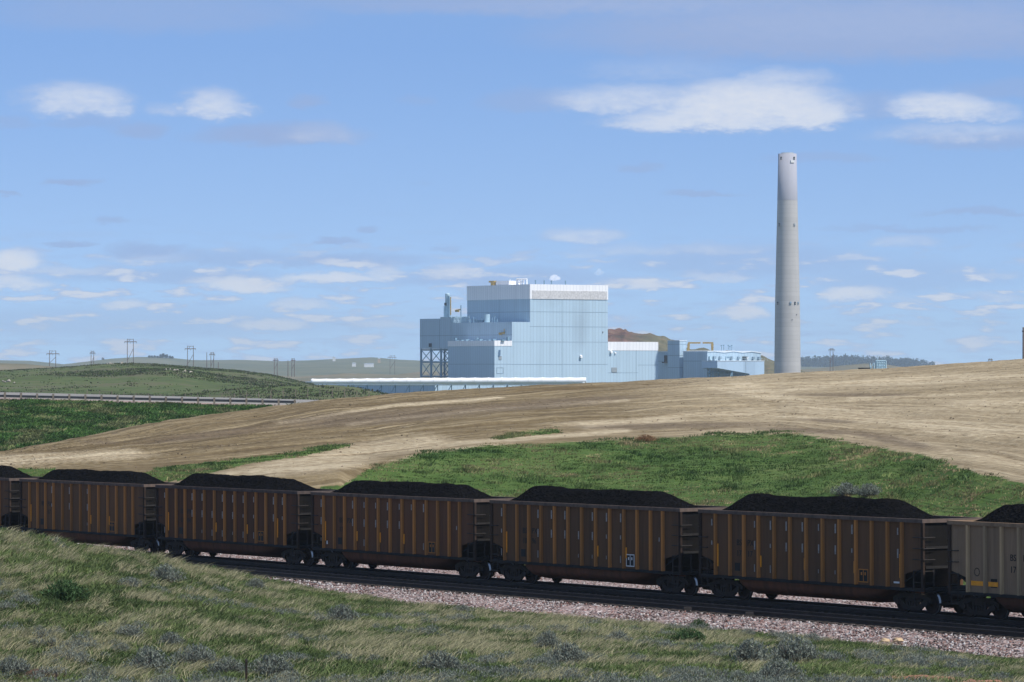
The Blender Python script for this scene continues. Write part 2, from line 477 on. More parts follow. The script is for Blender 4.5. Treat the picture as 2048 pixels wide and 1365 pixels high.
def d1_flow(u): return np.interp(u, [-2500, 0, 600, 1000, 1550, 2048, 4500], [300, 240, 240, 248, 250, 205, 150])
def mid_nodes(u):
    Dt = D_track(u)
    zr = SLOPE * ((Dt - C4.y + .8) / AWAY.y)
    d1, d2 = np.interp(u, U1, D1), np.interp(u, U2, D2)
    z1 = CZ - d1 * (np.interp(u, U1, Y1G) - YH) / F
    z2 = CZ - d2 * (np.interp(u, U2, Y2) - YH) / F
    d1 = np.maximum(d1, Dt + 30); d2 = np.maximum(d2, d1 + 30)
    w = np.clip((u - 620) / 240, 0, 1)
    d4 = d2 + 35; z4 = z2 - 2.2
    d5 = np.maximum(447., d4 + 12); z5 = CZ - d5 * (np.interp(u, UR, YR) - YH) / F
    return [(Dt - 40, zr - 2.6), (Dt + 4, zr - 2.0), (Dt + 18, zr - .95), (d1, z1), (d2, z2), (d4, z4), (d5, z5), (d5 + 9, z5 - .2), (d5 + 20, z5 + .35), (d5 + 34, z5 - .8), (d5 + 70, z5 - 2.5)]
def mid_raw(u, D, nodes):
    z = nodes[0][1]
    for (da, za), (db, zb) in zip(nodes[:-1], nodes[1:]):
        z = z + (zb - za) * np.clip((D - da) / (db - da), 0, 1)
    return z
def mid_z(x, y):
    u = CX + F * x / y; n = mid_nodes(u)
    return (mid_raw(u, y - 3, n) + mid_raw(u, y, n) * 2 + mid_raw(u, y + 3, n)) / 4
def proj_y(y, z): return YH + (CZ - z) * F / y

UH = np.array([-2500, -800, 0, 70, 130, 200, 260, 320, 400, 480, 540, 600, 660, 740, 820, 1000, 1600, 4500], float)
YHc = np.array([735, 738, 742, 739, 736, 730, 727.5, 730, 737, 743, 751, 765, 778, 786, 794, 800, 800, 800], float)
UL = np.array([-2500, 200, 330, 430, 500, 560, 650, 710, 790, 850, 4500], float)
YL = np.array([800, 800, 795, 784, 777, 772, 770.5, 775, 791, 805, 815], float)
def hill_z(x, y):
    u = CX + F * x / y
    zc = CZ - 1000 * (np.interp(u, UH, YHc) - YH) / F
    zl = CZ - 620 * (np.interp(u, UL, YL) - YH) / F
    za = CZ - 500 * (np.interp(u, UR, YR) - 4 - YH) / F - .6
    def sm(t): t = np.clip(t, 0, 1); return t * t * (3 - 2 * t)
    base = za + (zc - za) * sm((y - 500) / 500) ** 1.6 - sm((y - 1000) / 600) * (zc + 4.5)
    lobe = np.where(y < 620, za + (zl - za) * sm((y - 500) / 120), zl - (y - 620) * .03)
    knoll = 1.5 * np.exp(-((u - 345) / 85) ** 2 - ((y - 800) / 60) ** 2) + .9 * np.exp(-((u - 60) / 110) ** 2 - ((y - 760) / 50) ** 2)
    z = np.maximum(base + knoll, lobe)
    fade = np.exp(-((y - 1000) / 70) ** 2) * .7
    return z + (fbm(x / 25, y / 45, 9) - .5) * 1.3 * (1 - fade) * np.clip((y - 480) / 60, 0, 1)


def grid_obj(name, us, ds, zf, mat, extra=None):
    U, D = np.meshgrid(us, ds)
    X = (U - CX) / F * D; Z = zf(X, D)
    v = np.stack([X, D, Z], -1).reshape(-1, 3)
    nu, nd = len(us), len(ds)
    i = (np.arange(nd - 1)[:, None] * nu + np.arange(nu - 1)[None]).ravel()
    q = np.stack([i, i + 1, i + nu + 1, i + nu], -1)
    col = extra(U.ravel(), D.ravel(), X.ravel(), Z.ravel()) if extra else None
    return np_obj(name, v, quads=q, mat=mat, smooth=True, color=col)


def dense(a, b, mid0, mid1, n_out, n_mid):
    return np.concatenate([np.linspace(a, mid0, n_out, endpoint=False), np.linspace(mid0, mid1, n_mid, endpoint=False), np.linspace(mid1, b, n_out)])

# ------------------------------------------------------------------ the setting
# base sheet to the horizon
n = 96
ang = np.linspace(0, 2 * np.pi, n, endpoint=False)
rad = np.array([60, 400, 1200, 2500, 5000, 8000, 12000.])
V = [(0, 0, -4.6)] + [(r * math.sin(a), r * math.cos(a), -4.6 - (0 if r > 500 else .8)) for r in rad for a in ang]
T = [(0, 1 + (i + 1) % n, 1 + i) for i in range(n)]
Q = [(1 + j * n + i, 1 + j * n + (i + 1) % n, 1 + (j + 1) * n + (i + 1) % n, 1 + (j + 1) * n + i) for j in range(len(rad) - 1) for i in range(n)]
tag(np_obj('ground', V, T, Q, M['farhill']), kind='structure')

us = dense(-2400, 4400, -150, 2200, 40, 420)
tag(grid_obj('grass_bank', us, np.concatenate([np.linspace(3, 88, 40, endpoint=False), np.linspace(88, 178, 240)]), fg_z, M['bank']), kind='structure')


def inpoly(px, py, poly):
    r = np.zeros(px.shape, bool); n = len(poly); j = n - 1
    for i in range(n):
        (xi, yi), (xj, yj) = poly[i], poly[j]
        c = ((yi > py) != (yj > py)) & (px < (xj - xi) * (py - yi) / (yj - yi + 1e-9) + xi)
        r ^= c; j = i
    return r
G_POLY = [[(285, 946), (330, 934), (480, 918), (600, 903), (690, 889), (702, 892), (600, 914), (500, 927), (440, 942), (365, 962), (300, 965)],
          [(-900, 950), (20, 938), (110, 936), (120, 960), (-900, 990)],
          [(980, 876), (1050, 862), (1115, 857), (1122, 866), (1040, 874), (1000, 880)],
          [(600, 898), (640, 893), (700, 889), (700, 893), (640, 899)]]
def grass_mask(u, py, D):
    g = np.zeros(u.shape)
    yb = np.interp(u, U1, Y1) + 0 * u
    main = np.clip((py - yb) / 24 + .42, 0, 1) * (u > 640)
    g = np.maximum(g, main)
    for p in G_POLY: g = np.maximum(g, inpoly(u, py, p) * .85)
    d2 = np.interp(u, U2, D2)
    g = np.maximum(g, np.clip((D - d2 - 6) / 8, 0, 1))
    return g
def ell(u, y, cu, cy, ru, ry, sl=0):
    d = ((u - cu) / ru) ** 2 + ((y - cy - sl * (u - cu)) / ry) ** 2
    return np.clip(1.3 - d, 0, 1)
def strip(u, y, pts, w):
    best = np.full(u.shape, 1e9)
    for (xa, ya), (xb, yb) in zip(pts[:-1], pts[1:]):
        t = np.clip(((u - xa) * (xb - xa) + (y - ya) * (yb - ya) * 9) / ((xb - xa) ** 2 + 9 * (yb - ya) ** 2), 0, 1)
        best = np.minimum(best, np.hypot((u - xa - t * (xb - xa)) / 3, y - ya - t * (yb - ya)))
    return np.clip(1.35 - best / w, 0, 1)
def mid_extra(u, D, X, Z):
    py = proj_y(D, Z)
    mask = np.zeros((len(u), 3))
    mask[:, 0] = grass_mask(u, py, D)
    pale = np.zeros(len(u))
    for e in ((640, 925, 130, 22, -.10), (1520, 790, 150, 10, .16), (1700, 830, 190, 14, .12), (1850, 760, 260, 12, -.05), (1900, 860, 160, 16, .1), (1250, 845, 170, 7, -.03), (1980, 805, 130, 10, -.03), (120, 915, 200, 10, -.02), (900, 905, 120, 8, -.15)):
        pale = np.maximum(pale, ell(u, py, *e))
    jag = (fbm(X / 7, D / 16, 83) - .5) * 9
    for pts, w in (([(1480, 770), (1540, 790), (1640, 815), (1760, 838), (1900, 850), (2060, 862)], 13), ([(1180, 853), (1250, 846), (1380, 828), (1500, 827), (1600, 836), (1720, 842)], 7), ([(1540, 790), (1600, 776), (1760, 763), (1900, 757), (2060, 750)], 6),
                   ([(380, 972), (500, 948), (600, 924), (700, 904), (790, 893), (860, 884)], 15), ([(-50, 932), (120, 917), (260, 907)], 9), ([(880, 890), (1000, 880), (1120, 872), (1250, 862)], 5), ([(560, 846), (800, 812), (1000, 796)], 3.5), ([(700, 850), (950, 822), (1250, 800)], 3.5), ([(1700, 800), (1900, 790), (2060, 782)], 5), ([(1800, 880), (1900, 905), (2060, 930)], 9)):
        pale = np.maximum(pale, strip(u, py + jag, pts, w))
    dk = np.zeros(len(u))
    for e in ((1350, 852, 220, 7, -.02), (1620, 862, 120, 6, .05), (200, 885, 40, 4, 0), (760, 835, 240, 16, -.07), (1000, 815, 240, 9, -.05), (420, 870, 160, 8, -.12), (1660, 842, 60, 4, .05), (1700, 790, 140, 4, 0), (1150, 800, 150, 5, -.05), (1780, 880, 100, 9, .2)):
        dk = np.maximum(dk, ell(u, py, *e))
    pale = np.maximum(pale, .58 * np.clip((u - 1150) / 350, 0, 1) * (.55 + .9 * fbm(X / 22, D / 40, 77)))
    mask[:, 1] = np.clip(pale, 0, 1); mask[:, 2] = np.clip(dk, 0, 1)
    d1, d2 = np.interp(u, U1, D1), np.interp(u, U2, D2)
    flow = np.zeros((len(u), 3))
    flow[:, 0] = X * 1.25 + 10 * fbm(X / 40, D / 40, 2); d1 = d1_flow(u); flow[:, 1] = (D - d1) / (d2 - d1) * 190 + 5 * fbm(X / 18, D / 30, 4); 
    return {'mask': mask, 'flow': flow}
def mid_zz(x, y):
    u = CX + F * x / y
    d1, d2 = np.interp(u, U1, D1), np.interp(u, U2, D2)
    t = (y - d1) / (d2 - d1)
    df = d1_flow(u); a = (y - df) / (d2 - df) * 190 + 5 * fbm(x / 18, y / 30, 4)
    on = np.clip(t * 6, 0, 1) * np.clip((1.0 - t) * 9, 0, 1)
    fur = (fbm((x * 1.25) / 22, a / 1.9, 6, 3) - .5) * .55 + (fbm(x / 30, y / 30, 8) - .5) * 1.0
    return mid_z(x, y) + fur * on + (fbm(x / 3, y / 5, 12) - .5) * .3 * np.clip((y - D_track(u) - 16) / 10, 0, 1)
us = dense(-2400, 4400, -120, 2170, 40, 520)
ds = np.concatenate([np.linspace(105, 205, 60, endpoint=False), np.linspace(205, 480, 460, endpoint=False), np.linspace(480, 560, 40)])
tag(grid_obj('dirt_hill', us, ds, mid_zz, M['mid'], mid_extra), kind='structure')

# ballast bed with the two tracks
ss = np.linspace(-110, 175, 286); qs = np.array([-14, -12, -10, -8.5, -7.4, -6.6, -6.1, -5.2, -3.2, -1.4, 0, 1.4, 2.3, 4, 5.5, 7.2, 8, 9.2, 11])
V = []
for s in ss:
    for q in qs:
        p = C4 + AWAY * s + FAR * q
        V.append((p.x, p.y, float(ballast_z(p.x, p.y))))
V = np.array(V); V[:, 2] += (fbm(V[:, 0] / 1.1, V[:, 1] / 1.1, 21) - .5) * .12
nq_ = len(qs)
i = (np.arange(len(ss) - 1)[:, None] * nq_ + np.arange(nq_ - 1)[None]).ravel()
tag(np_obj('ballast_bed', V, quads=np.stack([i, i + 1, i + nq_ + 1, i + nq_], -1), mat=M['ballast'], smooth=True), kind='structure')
# loose stones on the ballast: real geometry, one mass
def stones_mesh(pts, size, seed):
    r = np.random.default_rng(seed); n = len(pts)
    base = np.array([(1, 0, 0), (-1, 0, 0), (0, 1, 0), (0, -1, 0), (0, 0, 1), (0, 0, -1)], float)
    tri = np.array([(0, 2, 4), (2, 1, 4), (1, 3, 4), (3, 0, 4), (2, 0, 5), (1, 2, 5), (3, 1, 5), (0, 3, 5)])
    sc = (size * (.5 + r.random((n, 1, 1)))) * (.55 + .8 * r.random((n, 6, 1)))
    a = r.random(n) * 6.28; c, s_ = np.cos(a), np.sin(a)
    b = base[None] * sc
    R = np.stack([b[..., 0] * c[:, None] - b[..., 1] * s_[:, None] + b[..., 2] * .3, b[..., 0] * s_[:, None] + b[..., 1] * c[:, None], b[..., 2] * .75 + b[..., 0] * .25], -1)
    v = (R + pts[:, None]).reshape(-1, 3)
    t = (tri[None] + (np.arange(n) * 6)[:, None, None]).reshape(-1, 3)
    return v, t
nst = 60000
s_ = rng.uniform(-55, 125, nst); q_ = np.where(rng.random(nst) < .8, rng.uniform(-12.5, -5.4, nst), rng.uniform(2.0, 8.5, nst))
P = np.stack([C4.x + AWAY.x * s_ + FAR.x * q_, C4.y + AWAY.y * s_ + FAR.y * q_, 0 * s_], -1)
P[:, 2] = ballast_z(P[:, 0], P[:, 1]) + .01
v, t = stones_mesh(P, .055, 5)
pal = np.array([(.14, .095, .085), (.30, .235, .215), (.44, .39, .37), (.27, .155, .13), (.60, .57, .55), (.08, .068, .065)])
cols = pal[rng.choice(6, nst, p=[.16, .26, .24, .14, .12, .08])]
tag(np_obj('ballast_stones', v, t, mat=M['blade'], color={'Col': np.repeat(cols, 6, 0)}), 'loose pink grey granite stones covering the ballast beside the tracks', 'gravel', kind='stuff')

# tracks
def track(q0, label):
    root = empty('railway_track', track_pt(0, q0, 0))
    tag(root, label, 'railway track', 'parallel railway tracks')
    o = root.location
    prof = [(-.075, -.17), (.075, -.17), (.075, -.15), (.012, -.13), (.012, -.045), (.036, -.035), (.036, 0), (-.036, 0), (-.036, -.035), (-.012, -.045), (-.012, -.13), (-.075, -.15)]
    for off in (-.755, .755):
        m = MB(); n = len(prof); st = [-105, 172]
        vs = [track_pt(s, q0 + off + a, b) - o for s in st for a, b in prof]
        fs = [(i, (i + 1) % n, n + (i + 1) % n, n + i) for i in range(n)]
        for i, f in enumerate(fs): m.add([vs[j] for j in f], [(0, 1, 2, 3)], 1 if i == 6 else 0)
        m.build('rail', [M['rail'], M['railtop']], root)
    m = MB()
    for i in range(int(277 / .54)):
        s = -105 + i * .54 + random.uniform(-.03, .03); a = random.uniform(-.05, .05)
        vs = [track_pt(s + ds_, q0 + dq + a, z) - o for z in (-.33, -.175) for ds_, dq in ((-.115, -1.3), (.115, -1.3), (.115, 1.3), (-.115, 1.3))]
        m.add(vs, [(3, 2, 1, 0), (4, 5, 6, 7), (0, 1, 5, 4), (1, 2, 6, 5), (2, 3, 7, 6), (3, 0, 4, 7)])
    tag(m.build('ties', M['tie'], root), kind='stuff')
    return root
track(0, 'far railway track carrying the loaded coal train')
tn = track(-4.4, 'empty near railway track in the shadow of the coal train')
for s in (-3.0, -7.2):
    m = MB(); p = track_pt(s, -4.4 - 1.0, -.12) - tn.location
    m.box(p.x - .16, p.x + .16, p.y - .1, p.y + .1, p.z - .06, p.z + .09); m.build('joint_box', M['iron'], tn)

# two tan boulders at the ballast toe
def boulder(px, py, D, r, label):
    p = at(px, py, D)
    bm = bmesh.new(); bmesh.ops.create_icosphere(bm, subdivisions=3, radius=1)
    sd = random.random() * 50
    for v in bm.verts:
        nz = float(fbm(v.co.x * 1.3 + sd, v.co.y * 1.3 + v.co.z * 1.7, 30)) - .5
        v.co = Vector((v.co.x * r * 1.35, v.co.y * r, v.co.z * r * .8)) * (1 + nz * .7)
    me = bpy.data.meshes.new('boulder'); bm.to_mesh(me); bm.free(); me.materials.append(M['stone'])
    o = link(bpy.data.objects.new('boulder', me)); o.location = (p.x, p.y, float(max(ballast_z(p.x, p.y), fg_z(p.x, p.y))) + r * .35)
    tag(o, label, 'boulder', 'boulders on the ballast')
boulder(1770, 1289, 142.5, .13, 'rounded tan boulder on the ballast edge, left of a flatter one')
boulder(1796, 1289, 142.2, .15, 'flatter pale tan boulder on the ballast edge, right of a rounded one')

# road with guardrail
rm = MB(); V = []
uu = np.linspace(-1600, 790, 90)
rows = [(-3.0, -.35), (9.0, .03), (9.05, .06), (20.0, .60), (20.05, .58), (23, .2)]
d5 = np.maximum(447., 0 * uu)
for dd, dz in rows:
    for u in uu:
        D = 447 + dd; z = CZ - 447 * (np.interp(u, UR, YR) - YH) / F + dz + .05
        V.append(((u - CX) / F * 447, D, z))
nu = len(uu)
for r in range(len(rows) - 1):
    for i in range(nu - 1):
        rm.f.append([r * nu + i, r * nu + i + 1, (r + 1) * nu + i + 1, (r + 1) * nu + i]); rm.m.append(1 if r in (0, 4) else 0); rm.sm.append(True)
rm.v = V
tag(rm.build('road', [M['road'], M['roadshoulder']]), kind='structure')
gr = empty('guardrail', at(300, 807, 446))
tag(gr, 'long steel highway guardrail on wooden posts above the dark green slope', 'guardrail')
def road_base(u): return Vector(((u - CX) / F * 446, 446, CZ - 447 * (float(np.interp(u, UR, YR)) - YH) / F))
g0 = gr.location
m = MB()
wprof = [(0, .40), (-.08, .45), (-.08, .50), (0, .545), (0, .565), (-.08, .61), (-.08, .66), (0, .71), (.02, .71), (.02, .40)]
pa, pb = road_base(-260) - g0, road_base(592) - g0
vs = [(p.x, p.y + a - .1, p.z + b) for p in (pa, pb) for a, b in wprof]; n = len(wprof)
m.add(vs, [(i, (i + 1) % n, n + (i + 1) % n, n + i) for i in range(n)])
m.build('rail_beam', M['guard'], gr)
u = 10 - 32.2 * 8
while u < 600:
    p = road_base(u) - g0
    m = MB(); m.box(p.x - .11, p.x + .11, p.y - .26, p.y - .06 + .3, p.z - .4, p.z + .82 + random.uniform(-.02, .02)); m.build('post', M['post'], gr)
    u += 32.2

# green hills beyond the road
us = dense(-2400, 4400, -150, 1000, 50, 260)
ds = np.concatenate([np.linspace(470, 1150, 230), np.linspace(1180, 1900, 30)])
tag(grid_obj('green_hills', us, ds, hill_z, M['prairie']), kind='structure')


def ridge(name, pts, D, w, mat, base=-5.0, rough=1.0, seed=1, du=18):
    pts = [(p[0], p[1]) for p in pts]
    us = np.arange(pts[0][0], pts[-1][0] + 1, du)
    crest = CZ + (YH - np.interp(us, [p[0] for p in pts], [p[1] for p in pts])) * D / F
    ts = np.linspace(-1, 1, 41)
    Vv = []
    for t in ts:
        pr = (1 - abs(t)) ** 1.25 if t < 0 else (1 - abs(t))
        pr = pr * pr * (3 - 2 * pr) if False else pr
        y = D + t * w
        x = (us - CX) / F * D
        nz = (fbm(x / (w * .35), y / (w * .35) + 0 * x, seed) - .5) * 2
        z = base + (crest - base) * pr
        z = z + nz * (crest - base) * .22 * rough * (1 - pr) * (1 if pr > 0 else 0)
        if rough > 1.3:
            z = z + (fbm(x / 9, y / 9 + 0 * x, seed + 3, 4) - .5) * 5.0 * min(1, pr * 3) + (fbm(x / 3.5, y / 5 + 0 * x, seed + 5) - .5) * 4.5 * np.exp(-((us - 1238) / 26) ** 2) * pr
        Vv.append(np.stack([x, 0 * x + y, z], -1))
    Vv = np.concatenate(Vv); nu = len(us)
    i = (np.arange(40)[:, None] * nu + np.arange(nu - 1)[None]).ravel()
    return tag(np_obj(name, Vv, quads=np.stack([i, i + 1, i + nu + 1, i + nu], -1), mat=mat, smooth=True), kind='structure')
ridge('far_hills', [(-3000, 726), (-900, 724), (-200, 722), (0, 721), (60, 722), (100, 727), (140, 730), (180, 724), (220, 718), (280, 714), (340, 716), (390, 721), (480, 720), (560, 723), (620, 721), (700, 717), (745, 715), (800, 720), (880, 723), (1000, 727), (1400, 732), (1800, 736)], 6500, 1900, M['farhill'], seed=2)
ridge('rocky_hills', [(-1600, 728), (-300, 727), (0, 727), (50, 728), (100, 733), (130, 738), (160, 745), (300, 760)], 2300, 260, M['brownhill'], seed=3, du=8)
ridge('tan_hills', [(330, 760), (430, 749), (480, 746), (520, 748), (560, 752), (600, 754), (640, 751), (690, 747), (740, 748), (790, 750), (840, 744), (900, 744), (960, 752), (1100, 758)], 3300, 420, M['brownhill'], seed=4, du=8)
ridge('scoria_hill', [(1120, 735), (1160, 690), (1200, 664), (1218, 660), (1240, 661), (1262, 664.5), (1300, 669), (1330, 675), (1360, 690), (1376, 697), (1392, 699), (1420, 697), (1440, 701), (1470, 706), (1505, 709), (1525, 713), (1545, 723), (1570, 733), (1610, 742), (1700, 748)], 2600, 260, M['scoria'], seed=5, du=2, rough=1.6)
ridge('low_hills', [(1480, 750), (1560, 742), (1640, 737), (1690, 731), (1730, 727.5), (1770, 729), (1800, 734), (1860, 738), (1950, 741), (2300, 738), (3500, 730)], 3800, 500, M['brownhill'], seed=6, du=8)
ridge('pine_ridge', [(1300, 742), (1480, 734), (1600, 729), (1680, 726), (1760, 727), (1830, 732), (1900, 738), (2100, 740)], 8000, 1200, M['farhill'], seed=7)


# ------------------------------------------------------------------ vegetation
def blades(name, pts, h, w, lean, cols, per, seed, label, cat, spread=.12, droop=.5, jit=.28):
    """tufts of grass as one mass. pts (n,3) h,w,(n) lean (n,2) cols (n,3)"""
    r = np.random.default_rng(seed); n = len(pts); N = n * per
    P = np.repeat(pts, per, 0); H = np.repeat(h, per) * r.uniform(.55, 1.15, N); Wd = np.repeat(w, per) * r.uniform(.7, 1.2, N)
    L = np.repeat(lean, per, 0) + r.normal(0, jit, (N, 2))
    C = np.repeat(cols, per, 0) * r.uniform(.72, 1.28, (N, 1))
    off = r.normal(0, 1, (N, 2)) * spread; P = P.copy(); P[:, :2] += off
    L = L + off / (spread + 1e-6) * .16
    a = r.uniform(-.9, .9, N); tx, ty = np.cos(a), np.sin(a)
    hx, hy = L[:, 0] * H, L[:, 1] * H
    def pt(f, side, fl, zf):
        return np.stack([P[:, 0] + hx * fl + tx * Wd * side * f, P[:, 1] + hy * fl + ty * Wd * side * f, P[:, 2] - .03 + H * zf], -1)
    v = np.stack([pt(1, -1, 0, 0), pt(1, 1, 0, 0), pt(.8, 1, .35, .55), pt(.8, -1, .35, .55), pt(0, 0, 1.0, 1 - .25 * droop)], 1).reshape(-1, 3)
    b = np.arange(N) * 5
    q = np.stack([b, b + 1, b + 2, b + 3], -1); t = np.stack([b + 3, b + 2, b + 4], -1)
    o = np_obj(name, v, t, q, M['blade'], color={'Col': np.repeat(C, 5, 0)})
    return tag(o, label, cat, kind='stuff')


def scatter_uD(n, u0, u1, D0, D1, seed):
    r = np.random.default_rng(seed)
    D = np.sqrt(r.uniform(D0 ** 2, D1 ** 2, n)); u = r.uniform(u0, u1, n)
    return u, D, (u - CX) / F * D
# near bank: bunch grass, tan and green
n = 60000
u, D, X = scatter_uD(n, -140, 2190, 90, 176, 3)
De = np.interp(u, EU, ED)
keep = (D < De + 1.2) & (fg_z(X, D) > ballast_z(X, D) - .05)
u, D, X = u[keep], D[keep], X[keep]; n = len(u)
Z = fg_z(X, D); py = proj_y(D, Z)
tan_ = fbm(X / 1.1, D / 3.2, 40, 4) + .35 * (vnoise(X / 9, D / 14, 41) - .5) - .10 * np.clip((u - 1000) / 800, 0, 1) + .05 * np.clip((500 - u) / 500, 0, 1)

is_tan = rng.random(n) < np.clip((fbm(X / .55, D / 1.5, 47, 3) - .5) * 4.5 + .09 + (tan_ - .52) * 3.2, .015, .8)
fresh = fbm(X / 3, D / 6, 44)
ct = np.array([.38, .34, .205]); ct2 = np.array([.24, .23, .12]); cg = np.array([.098, .134, .043]); cg2 = np.array([.148, .195, .064]); cg3 = np.array([.056, .086, .029])
r1 = rng.random((n, 1))
C = np.where(is_tan[:, None], ct * r1 + ct2 * (1 - r1), np.where((fresh + rng.normal(0, .10, n) > .53)[:, None], cg * r1 + cg2 * (1 - r1), cg * r1 + cg3 * (1 - r1)) * np.where(rng.random((n, 1)) < .22, .62, 1.0))
H = np.where(is_tan, rng.uniform(.18, .38, n), rng.uniform(.12, .25, n)) * np.where(u > 1300, .8, 1.0) * (1 + .9 * np.maximum(0, fresh - .6))
W = np.where(is_tan, .010, .017) * rng.uniform(.8, 1.3, n)
lean = np.where(is_tan[:, None], np.array([.85, .15]), np.array([.30, .05])) + rng.normal(0, .30, (n, 2))
blades('bank_grass', np.stack([X, D, Z], -1), H, W, lean, C, 9, 7, 'wind-blown tan and green bunch grass covering the near bank', 'grass', .13, .5, .40)

# grass behind the train
n = 52000
u, D, X = scatter_uD(n, -140, 2190, 150, 300, 13)
Z = mid_zz(X, D); py = proj_y(D, Z)
g = grass_mask(u, py, D) * (D < np.interp(u, U2, D2) - 5) + (fbm(X / 2.5, D / 5, 50) - .5) * .9
keep = (g > .5) & (D > D_track(u) + 17)
u, D, X, Z = u[keep], D[keep], X[keep], Z[keep]; n = len(u)
dry = fbm(X / 4, D / 8, 51) + .2 * np.clip((py[keep] - 930) / 90, 0, 1)
r1 = rng.random((n, 1))
C = np.where((dry > .6)[:, None], np.array([.21, .205, .085]) * (.75 + .5 * r1), np.where((dry > .46)[:, None], np.array([.095, .145, .040]) * (.65 + .7 * r1), np.array([.050, .096, .024]) * (.7 + .6 * r1)))
C = C * np.where(rng.random((n, 1)) < .24, .6, 1.0) * (.48 + .85 * fbm(X / .9, D / 2.0, 57))[:, None]
C = np.where((fbm(X / 1.3, D / 3.0, 58) > .64)[:, None], C * np.array([1.9, 1.5, 1.9]), C)
blades('slope_grass', np.stack([X, D, Z], -1), rng.uniform(.08, .15, n) * (1 + 1.1 * (fbm(X / .9, D / 2.0, 52) > .6)), np.full(n, .022), np.array([[.35, .05]]) + rng.normal(0, .15, (n, 2)), C, 11, 17, 'green grass covering the slope behind the coal train', 'grass', .2, .5, .6)
# road embankment
n = 15000
u, D, X = scatter_uD(n, -140, 640, 335, 447, 23)
Z = mid_zz(X, D); keep = D > np.interp(u, U2, D2) + 5
u, D, X, Z = u[keep], D[keep], X[keep], Z[keep]; n = len(u)
dry = fbm(X / 3, D / 7, 61); r1 = rng.random((n, 1))
C = np.where((dry > .58)[:, None], np.array([.15, .165, .065]) * (.8 + .4 * r1), np.array([.050, .105, .022]) * (.6 + .8 * r1))
C = C * np.where(rng.random((n, 1)) < .25, .6, 1.0) * (.8 + .6 * (fbm(X / 2.0, D / 4, 67) > .52))[:, None]
blades('embankment_grass', np.stack([X, D, Z], -1), rng.uniform(.18, .42, n), np.full(n, .06), np.array([[.3, .05]]) + rng.normal(0, .15, (n, 2)), C, 6, 27, 'lush dark green grass on the road embankment below the guardrail', 'grass', .3, .5, .6)
# sage and weeds on the green hills
n = 26000
u, D, X = scatter_uD(n, -140, 830, 500, 1010, 33)
Z = hill_z(X, D); pk = fbm(X / 30, D / 55, 71)
keep = rng.random(n) < np.clip((pk - .42) * 4, .04, .8); u, D, X, Z = u[keep], D[keep], X[keep], Z[keep]; n = len(u); r1 = rng.random((n, 1))
C = np.where((rng.random(n) < .5)[:, None], np.array([.10, .10, .065]), np.array([.085, .12, .045])) * (.6 + .7 * r1)
blades('hill_sage', np.stack([X, D, Z], -1), rng.uniform(.2, .42, n), np.full(n, .10), rng.normal(0, .3, (n, 2)), C, 5, 37, 'low dark sage scrub dotting the green hills beyond the road', 'scrub', .5)
# clods on the graded dirt
n = 12000
u, D, X = scatter_uD(n, -120, 2170, 215, 475, 43)
Z = mid_zz(X, D); py = proj_y(D, Z)
d1, d2 = np.interp(u, U1, D1), np.interp(u, U2, D2)
keep = (D > d1) & (D < d2) & (grass_mask(u, py, D) < .3) & (fbm((X * 1.25) / 22, ((D - d1) / (d2 - d1) * 190) / 2.5, 81) > .56)
P = np.stack([X, D, Z], -1)[keep]
v, t = stones_mesh(P, .065, 8)
cc = np.array([.16, .12, .08]) * rng.uniform(.5, 1.7, (len(P), 1))
tag(np_obj('dirt_clods', v, t, mat=M['blade'], color={'Col': np.repeat(cc, 6, 0)}), 'small dry clods scattered over the graded brown hill', 'clods', kind='stuff')


# sagebrush: leafy clump meshes shared by individual bushes and one mass
def sage_arrays(seed, nl=800, R=.5, Hh=.5):
    r = np.random.default_rng(seed)
    th = r.uniform(0, 6.28, nl); rr = np.sqrt(r.random(nl)) * R; hh = (.25 + .75 * r.random(nl)) * Hh * (1 - .55 * (rr / R) ** 2)
    lob = .75 + .35 * np.sin(th * 3 + seed) * np.cos(th * 2)
    c = np.stack([np.cos(th) * rr * lob, np.sin(th) * rr * lob, hh], -1)
    d = r.normal(0, 1, (nl, 3)); d[:, 2] = np.abs(d[:, 2]) + .8; d /= np.linalg.norm(d, axis=1)[:, None]
    s = np.cross(d, r.normal(0, 1, (nl, 3))); s /= np.linalg.norm(s, axis=1)[:, None]
    L = r.uniform(.03, .075, (nl, 1)); Wd = r.uniform(.006, .013, (nl, 1))
    v = np.stack([c - s * Wd, c + s * Wd, c + d * L + s * Wd * .5, c + d * L - s * Wd * .5], 1)
    # twigs from the foot to a third of the leaves
    k = nl // 5
    foot = c[:k] * np.array([.15, .15, 0]); sd = s[:k] * .006
    tw = np.stack([foot - sd, foot + sd, c[:k] + sd, c[:k] - sd], 1)
    col = np.concatenate([np.array([.195, .215, .175]) * r.uniform(.5, 1.35, (nl, 1)), np.array([.14, .125, .105]) * r.uniform(.6, 1.2, (k, 1))])
    return np.concatenate([v, tw]).reshape(-1, 3), np.repeat(col, 4, 0)
def sage_mesh(seed, tint=(1, 1, 1), nl=1100):
    v, c = sage_arrays(seed, nl)
    i = np.arange(len(v) // 4) * 4
    return np_mesh('sagebrush', v, quads=np.stack([i, i + 1, i + 2, i + 3], -1), mat=M['blade'], color={'Col': c * np.array(tint)})
sage_var = [sage_mesh(100 + i, nl=1300) for i in range(4)]
weed_var = [sage_mesh(200 + i, (.30, .52, .22), 1500) for i in range(2)]
red_var = [sage_mesh(300, (1.5, .78, .48), 1200)]
